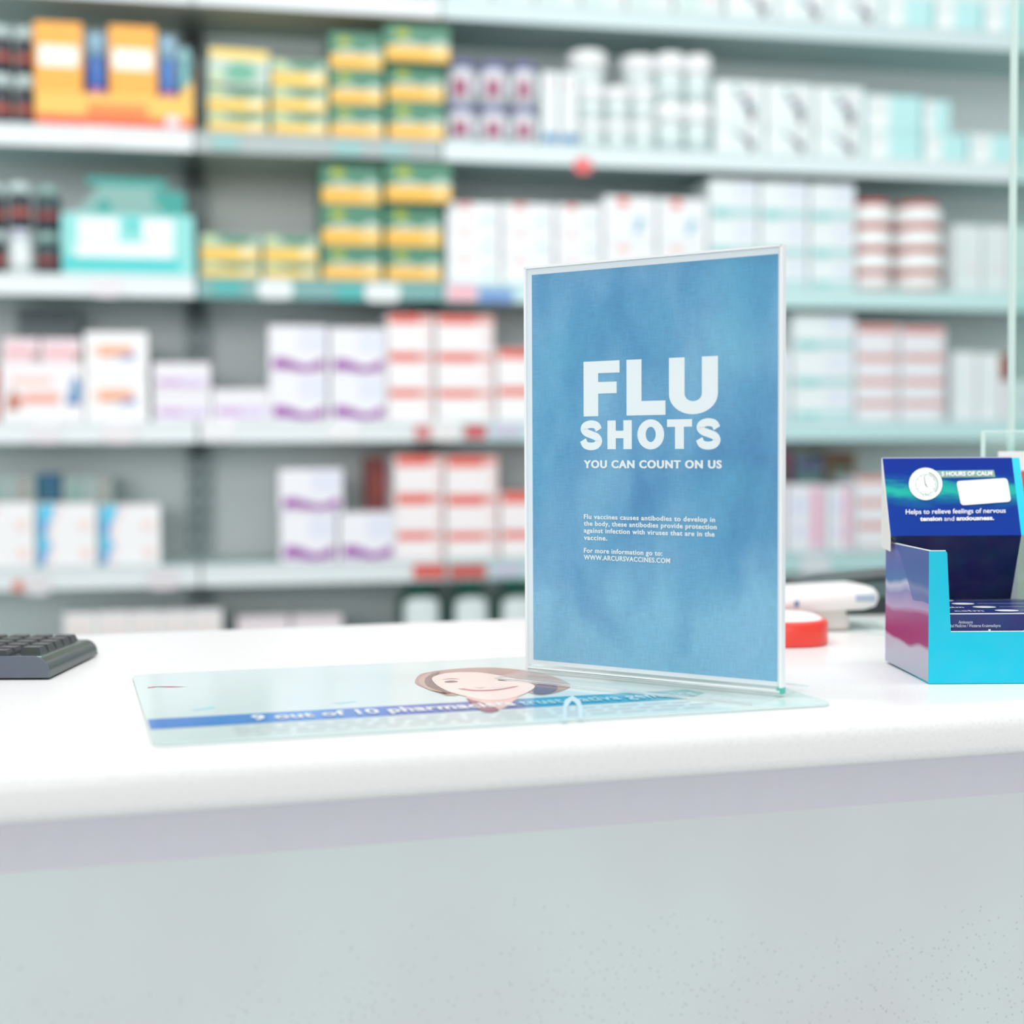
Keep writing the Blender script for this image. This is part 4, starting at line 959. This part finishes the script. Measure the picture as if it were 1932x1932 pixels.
for i in range(12):
    th = math.radians(30*i); c_, s_ = math.cos(th), math.sin(th)
    dl.face([HP(ctr[0]+15.5*c_-.4*s_, ctr[1]+1+15.5*s_+.4*c_, .0009), HP(ctr[0]+15.5*c_+.4*s_, ctr[1]+1+15.5*s_-.4*c_, .0009), HP(ctr[0]+18*c_+.4*s_, ctr[1]+1+18*s_-.4*c_, .0009), HP(ctr[0]+18*c_-.4*s_, ctr[1]+1+18*s_+.4*c_, .0009)], dark)
dl.face([HP(1744.6, 915, .001), HP(1746, 915, .001), HP(1743.4, 898, .001), HP(1742.6, 898, .001)], dark)
dl.face([HP(1745, 915.6, .001), HP(1746.2, 914, .001), HP(1750.2, 920, .001), HP(1749.5, 920.6, .001)], dark)
fit_text(dl, '5 Hrs', 1739, 1757.5, -937.5, -932.5, mat((150, 180, 172), .35), lambda a, z: HP(a, -z, .001)); dl.build('clock_dial', hd)
st = [(1806, 909.5), (1809, 908), (1894, 902.6), (1898.5, 904), (1901, 908), (1906.5, 942), (1905, 946), (1901, 947.4), (1820, 953.6), (1815.5, 953.4), (1812, 950), (1804.8, 914)]
mb = MB(); mb.extrude([HP(px, py, .0004) for px, py in reversed(st)], nn_*.0003, mat((238, 240, 246), .4)); e = mb.build('blank_sticker', hd); e['label'] = 'blank white rounded sticker'
mb = MB(); W2 = mat((244, 246, 250), .35)
fit_text(mb, '5 HOURS OF CALM', 1775.5, 1871, -899, -891, W2, lambda a, z: HP(a, -z+(a-1775)*-.012, .0012), .03)
fit_text(mb, 'Helps to relieve feelings of nervous', 1708.5, 1897, -970.5, -961.5, W2, lambda a, z: HP(a, -z+(a-1708)*-.014, .0006), .012)
fit_text(mb, 'tension', 1735.5, 1777, -983.4, -975, W2, lambda a, z: HP(a, -z+(a-1735)*-.014, .0006), .035)
fit_text(mb, 'and', 1781, 1800, -983, -974.5, W2, lambda a, z: HP(a, -z, .0006), .0)
fit_text(mb, 'anxiousness.', 1804, 1875, -982.4, -974, W2, lambda a, z: HP(a, -z+(a-1804)*-.014, .0006), .035)
mb.build('header_lettering', hd)
# product boxes inside
random.seed(5)
yb = .0025; pb = (DDp-.010-yb)/4
for i in range(4):
    w_ = DWD-2*t-.002; zt_ = .0487; d_ = pb-.0006
    mb = MB(); mb.box(0, w_, 0, d_, 0, zt_, mat((8, 38, 108), .3, .3), .0004)
    mb.face([(.0005, -.0003, zt_-.0009), (w_-.0005, -.0003, zt_-.0009), (w_-.0005, -.0003, zt_-.0001), (.0005, -.0003, zt_-.0001)], mat((226, 222, 244), .4))
    o = mb.build('tablet_box'); o.location = db.location+Vector((t+.001, yb+i*pb, t+.0004))
    tag(o, ['navy tablet box at the front of the display box', 'navy tablet box second from the front inside the display', 'navy tablet box third from the front inside the display', 'navy tablet box rearmost inside the display'][i], 'box', 'tablet boxes in the display box')
    mb = MB(); TP = lambda a, y: Vector((a, y, zt_+.0004)); off = .012+(3-i)*-.0
    sh = [.0, -.0085, -.0165, -.0235][i]*.9
    fit_text(mb, 'calm', .0195-.002*i, .0405-.007*i+.0, d_*.30, d_*.62, W2, TP, .03, 1.1)
    cx = .058-.0085*i; mb.face([TP(cx+.0085*math.cos(2*math.pi*j/24), d_*.5+.0062*math.sin(2*math.pi*j/24)) for j in range(24)], W2)
    mb.face([TP(cx+.011, d_*.45), TP(w_-.004, d_*.45), TP(w_-.004, d_*.55), TP(cx+.011, d_*.55)], mat((150, 160, 200), .3))
    mb.build('top_print', o)
    if i == 0:
        mb = MB(); FP = lambda a, z: Vector((a, -.0006, z)); W3 = mat((205, 212, 230), .4)
        fit_text(mb, 'Aminosure', .0195, .0295, .0412, .0435, W3, FP, .0)
        fit_text(mb, 'Western Herbal Medicine / Westerse Kruiemedisyne', .0015, .0495, .0386, .0408, W3, FP, .0)
        for a, wd_, hh_ in ((.0178, .0016, .0335), (.0222, .0016, .0336), (.0408, .0016, .0355)):
            mb.face([FP(a, .020), FP(a+wd_, .020), FP(a+wd_, hh_+.0015), FP(a, hh_+.0015)], W2)
        fit_text(mb, 'N', .0655, .0745, .022, .0362, W2, FP, .03)
        mb.build('front_print', o)

# ================================================================== LEAFLET HOLDER, BOOKLETS, SCREEN
hp = lambda px, y: onplane(px, 900, Vector((0, y, 0)), Vector((0, 1, 0))).x
YH = 1.235; hx = hp(1850, YH); hz = onplane(1850, 816, Vector((0, YH, 0)), Vector((0, 1, 0))).z-CT
HRZ = -.31; lh = empty('leaflet_holder', (hx, YH, CT+.0004), HRZ); tag(lh, 'clear acrylic leaflet holder behind the display box', 'leaflet holder')
AC2 = clear_mat('holder_acrylic', (228, 242, 240), .10, 1.45, 1.0); LW = .125; LD = .05
mb = MB(); mb.box(0, LW, 0, LD, 0, .003, AC2); mb.build('base', lh)
mb = MB(); mb.box(0, LW, 0, .0025, .003, hz*.75, AC2); mb.build('front_wall', lh)
mb = MB(); mb.box(0, LW, LD-.0025, LD, .003, hz, AC2); mb.build('rear_wall', lh)
for x_ in (0, LW-.003):
    mb = MB(); mb.box(x_, x_+.003, .0026, LD-.0026, .003, hz, AC2)
    mb.box(x_, x_+.0036, 0, .0025, hz*.75, hz, mat((196, 224, 216), .3)); mb.build('side_wall', lh)
mb = MB(); mb.box(0, LW, LD-.0028, LD+.0002, hz, hz+.0018, mat((206, 228, 224), .3)); mb.build('polished_rim', lh)
bx = hp(1878, YH+.01)-hx; zb_ = onplane(1900, 852, Vector((0, YH+.01, 0)), Vector((0, 1, 0))).z-CT
for i in range(3):
    w_ = LW-bx-.006; h_ = zb_-.004-i*.003
    mb = MB(); mb.box(0, w_, 0, .007, 0, h_, mat((232, 232, 230), .5), .0004)
    mb.face([(.001, -.0004, .004), (w_-.001, -.0004, .004), (w_-.001, -.0004, h_-.062), (.001, -.0004, h_-.062)], mat((206, 186, 170), .5))
    mb.face([(.001, -.0004, h_-.062), (w_-.001, -.0004, h_-.062), (w_-.001, -.0004, h_-.016), (.001, -.0004, h_-.016)], mat((216, 74, 58), .5))
    o = mb.build('booklet'); o.rotation_euler = (0, 0, HRZ); o.location = Vector((hx, YH, CT+.0040))+Matrix.Rotation(HRZ, 3, 'Z') @ Vector((bx-.002, .006+i*.0095, 0))
    tag(o, ['front booklet with red and beige cover in the leaflet holder', 'middle booklet in the leaflet holder, mostly hidden', 'rear booklet in the leaflet holder, mostly hidden'][i], 'booklet', 'booklets in the leaflet holder')
# glass screen standing along the counter
YG = 1.34; gx = hp(1911.5, YG)
gs = empty('glass_screen', (gx, YG, CT+.0004), AC); tag(gs, 'tall clear glass counter screen at right, pale green vertical edge', 'glass screen')
GM = clear_mat('screen_glass', (232, 246, 243), .04, 1.5, 1.0)
mb = MB(); mb.box(.0012, .9, 0, .010, 0, .95, GM); mb.build('pane', gs)
m, nt, b = nodes_mat('glass_edge'); b.inputs['Base Color'].default_value = lin((222, 244, 238)); b.inputs['Roughness'].default_value = .15; b.inputs['Transmission Weight'].default_value = .15
mb = MB(); mb.box(0, .0012, 0, .010, 0, .95, m, .0004); mb.build('polished_edge', gs)

# ================================================================== DEVICES BEHIND THE SIGN
# red tin with white top
c0 = onz(1438, 1205); TR = .0520; TY = 1.301
tn = empty('tin', (.222, TY, CT+.0004), 0); tag(tn, 'low red tin with white top behind the sign', 'tin')
def sup(r_, z, n=44, e=3.2):
    out = []
    for i in range(n):
        a = 2*math.pi*i/n+.2; c_, s_ = math.cos(a), math.sin(a)
        k_ = (abs(math.cos(a-.2))**e+abs(math.sin(a-.2))**e)**(-1/e); out.append((r_*k_*math.cos(a-.2), r_*k_*math.sin(a-.2), z))
    return out
def loft(name, rings, m_, parent):
    vs = [p for rg in rings for p in rg]; n = len(rings[0]); fs = []
    for j in range(len(rings)-1):
        for i in range(n): fs.append((j*n+i, j*n+(i+1) % n, (j+1)*n+(i+1) % n, (j+1)*n+i))
    fs += [tuple(range(n-1, -1, -1)), tuple((len(rings)-1)*n+i for i in range(n))]
    o = mesh_obj(name, vs, fs, m_, parent)
    for p in o.data.polygons: p.use_smooth = len(p.vertices) == 4
    return o
o = loft('body', [sup(TR*.98, 0), sup(TR, .0015), sup(TR, .0185), sup(TR*.985, .0205), sup(TR*.95, .0212)], mat((234, 50, 34), .3, .5), tn)
o = loft('lid_panel', [sup(TR*.90, .0208), sup(TR*.90, .0218), sup(TR*.88, .0220)], mat((250, 249, 247), .3), tn); o['label'] = 'white top panel'
# white handset like terminal on a foot
TD = 1.365
tx = lambda px, py: (lambda p: (p.x, p.z-CT))(onplane(px, py, Vector((0, TD, 0)), Vector((0, 1, 0))))
xr, zr1 = tx(1641, 1122); 
te = empty('card_terminal', (tx(1585, 1195)[0]-.02, TD, CT+.0004), .10); tag(te, 'white rounded payment terminal raised on a foot, behind the red tin', 'payment terminal')
ox, oy = te.location.x, te.location.y
WT = mat((244, 241, 240), .3, .5); w_ = .175; hh = .0115
zc = tx(1600, 1123)[1]
secs = []
xr_l = xr-ox+.011
for i in range(15):
    k_ = i/14; k_ = .5-.5*math.cos(math.pi*k_)
    k_ = .5-.5*math.cos(math.pi*k_); x_ = xr_l-w_+w_*k_
    e_ = min(1.0, (1-k_)*w_/.012); e_ = math.sqrt(max(0.02, 1-(1-e_)**2)); e2 = min(1.0, k_*w_/.012); e2 = math.sqrt(max(.02, 1-(1-e2)**2)); sc = min(e_, e2)
    rg = []
    for j in range(20):
        a = 2*math.pi*j/20; cc, ss = math.cos(a), math.sin(a)
        yy = .040*abs(cc)**.35*(1 if cc > 0 else -1)*(.6+.4*sc); zz = hh*sc*abs(ss)**.6*(1 if ss > 0 else -1)
        rg.append((x_, yy+.031, zc-.003+zz+.04*(x_-xr_l)))
    secs.append(rg)
loft('head', secs, WT, te)
mb = MB(); X = xr_l; mb.box(X-.026, X-.007, -.0095, -.003, zc-.006, zc+.0005, mat((176, 190, 212), .3), .001); e = mb.build('grey_button', te); e['label'] = 'grey blue side button'
mb = MB(); mb.box(X-.084, X-.079, -.0095, -.003, zc-.010, zc-.004, mat((120, 144, 176), .3), .001); mb.build('grey_button', te)
xa, xb = tx(1500, 1180)[0]-ox, tx(1606, 1180)[0]-ox
mb = MB(); bm = bmesh.new(); bmesh.ops.create_cube(bm, size=1)
for v in bm.verts:
    top_ = v.co.z > 0
    v.co = Vector(((xa if v.co.x < 0 else xb+(-.006 if top_ else 0)), v.co.y*.05+.021, zc-.010 if top_ else 0))
bmesh.ops.bevel(bm, geom=bm.edges[:], offset=.003, segments=2, affect='EDGES'); mb.bm(bm, mat((214, 212, 206), .4))
mb.build('foot', te)
mb = MB(); mb.box(xb-.050, xb-.034, -.0055, -.0035, .002, .017, mat((140, 118, 104), .4), .0005); e = mb.build('cable_socket', te); e['label'] = 'brown socket opening in the foot'
# black device at the rear edge
bd = empty('receipt_printer', (.365, 1.50, CT+.0004), .12); tag(bd, 'low black device at the back of the counter, mostly hidden by display box', 'device')
mb = MB(); BK = mat((34, 44, 46), .35, .5)
mb.extrude([(-.072, 0, 0), (-.072, .0, .012), (-.065, 0, .031), (-.03, 0, .036), (.06, 0, .042), (.07, 0, .03), (.07, 0, 0)], (0, .085, 0), BK)
o = mb.build('casing', bd)
mb = MB(); mb.extrude([(-.055, -.0004, .018), (-.05, -.0004, .03), (.055, -.0004, .036), (.055, -.0004, .018)], (0, -.0012, 0), mat((92, 112, 112), .3)); e = mb.build('front_window', bd); e['label'] = 'grey window in the casing'
# papers
pA = [onz(1606, 1163), onz(1690, 1178), onz(1690, 1200), onz(1596, 1192)]
c_ = sum(pA, Vector())/4
mb = MB(); mb.extrude([Vector((p.x-c_.x, p.y-c_.y, .0003)) for p in reversed(pA)], (0, 0, .0004), mat((216, 228, 226), .5))
G2 = mat((170, 186, 186), .5)
for i in range(5):
    for j in range(4):
        x_ = -.032+j*.016+random.uniform(-.002, .002); y_ = -.024+i*.011
        mb.face([(x_, y_, .0009), (x_+.010, y_, .0009), (x_+.010, y_+.003, .0009), (x_, y_+.003, .0009)], G2)
o = mb.build('paper_slip'); o.location = (c_.x, c_.y, CT); tag(o, 'printed paper slip lying beside the terminal foot', 'paper')

# ================================================================== LIGHT
w = bpy.data.worlds.new('world'); SC.world = w; w.use_nodes = True
bg = w.node_tree.nodes['Background']; bg.inputs[0].default_value = (.97, .995, 1.0, 1); bg.inputs[1].default_value = .54
def area(name, loc, tgt, sx_, sy_, power, col=(1, 1, 1)):
    l = bpy.data.lights.new(name, 'AREA'); l.shape = 'RECTANGLE'; l.size = sx_; l.size_y = sy_; l.energy = power; l.color = col
    o = bpy.data.objects.new(name, l); C.objects.link(o); o.location = loc
    o.rotation_euler = (Vector(tgt)-Vector(loc)).to_track_quat('-Z', 'Y').to_euler(); return o
area('ceiling_lamp_aisle', (.3, 1.1, 2.9), (.3, 2.9, .8), 3.2, .5, 31, (1, .99, .98))
area('ceiling_lamp_counter', (.1, .7, 2.8), (.2, 1.1, 1.0), 2.4, .6, 14, (1, .985, .98))
area('ceiling_lamp_customer', (-.2, -.9, 2.8), (.1, 1.0, .9), 2.6, .6, 4, (1, 1, 1))
area('added_front_fill', (-.8, -14, 3.2), (.1, 2.0, 1.1), 9.0, 4, 740, (1, 1, 1))  # unseen fill added behind the camera to light the shelves from the front
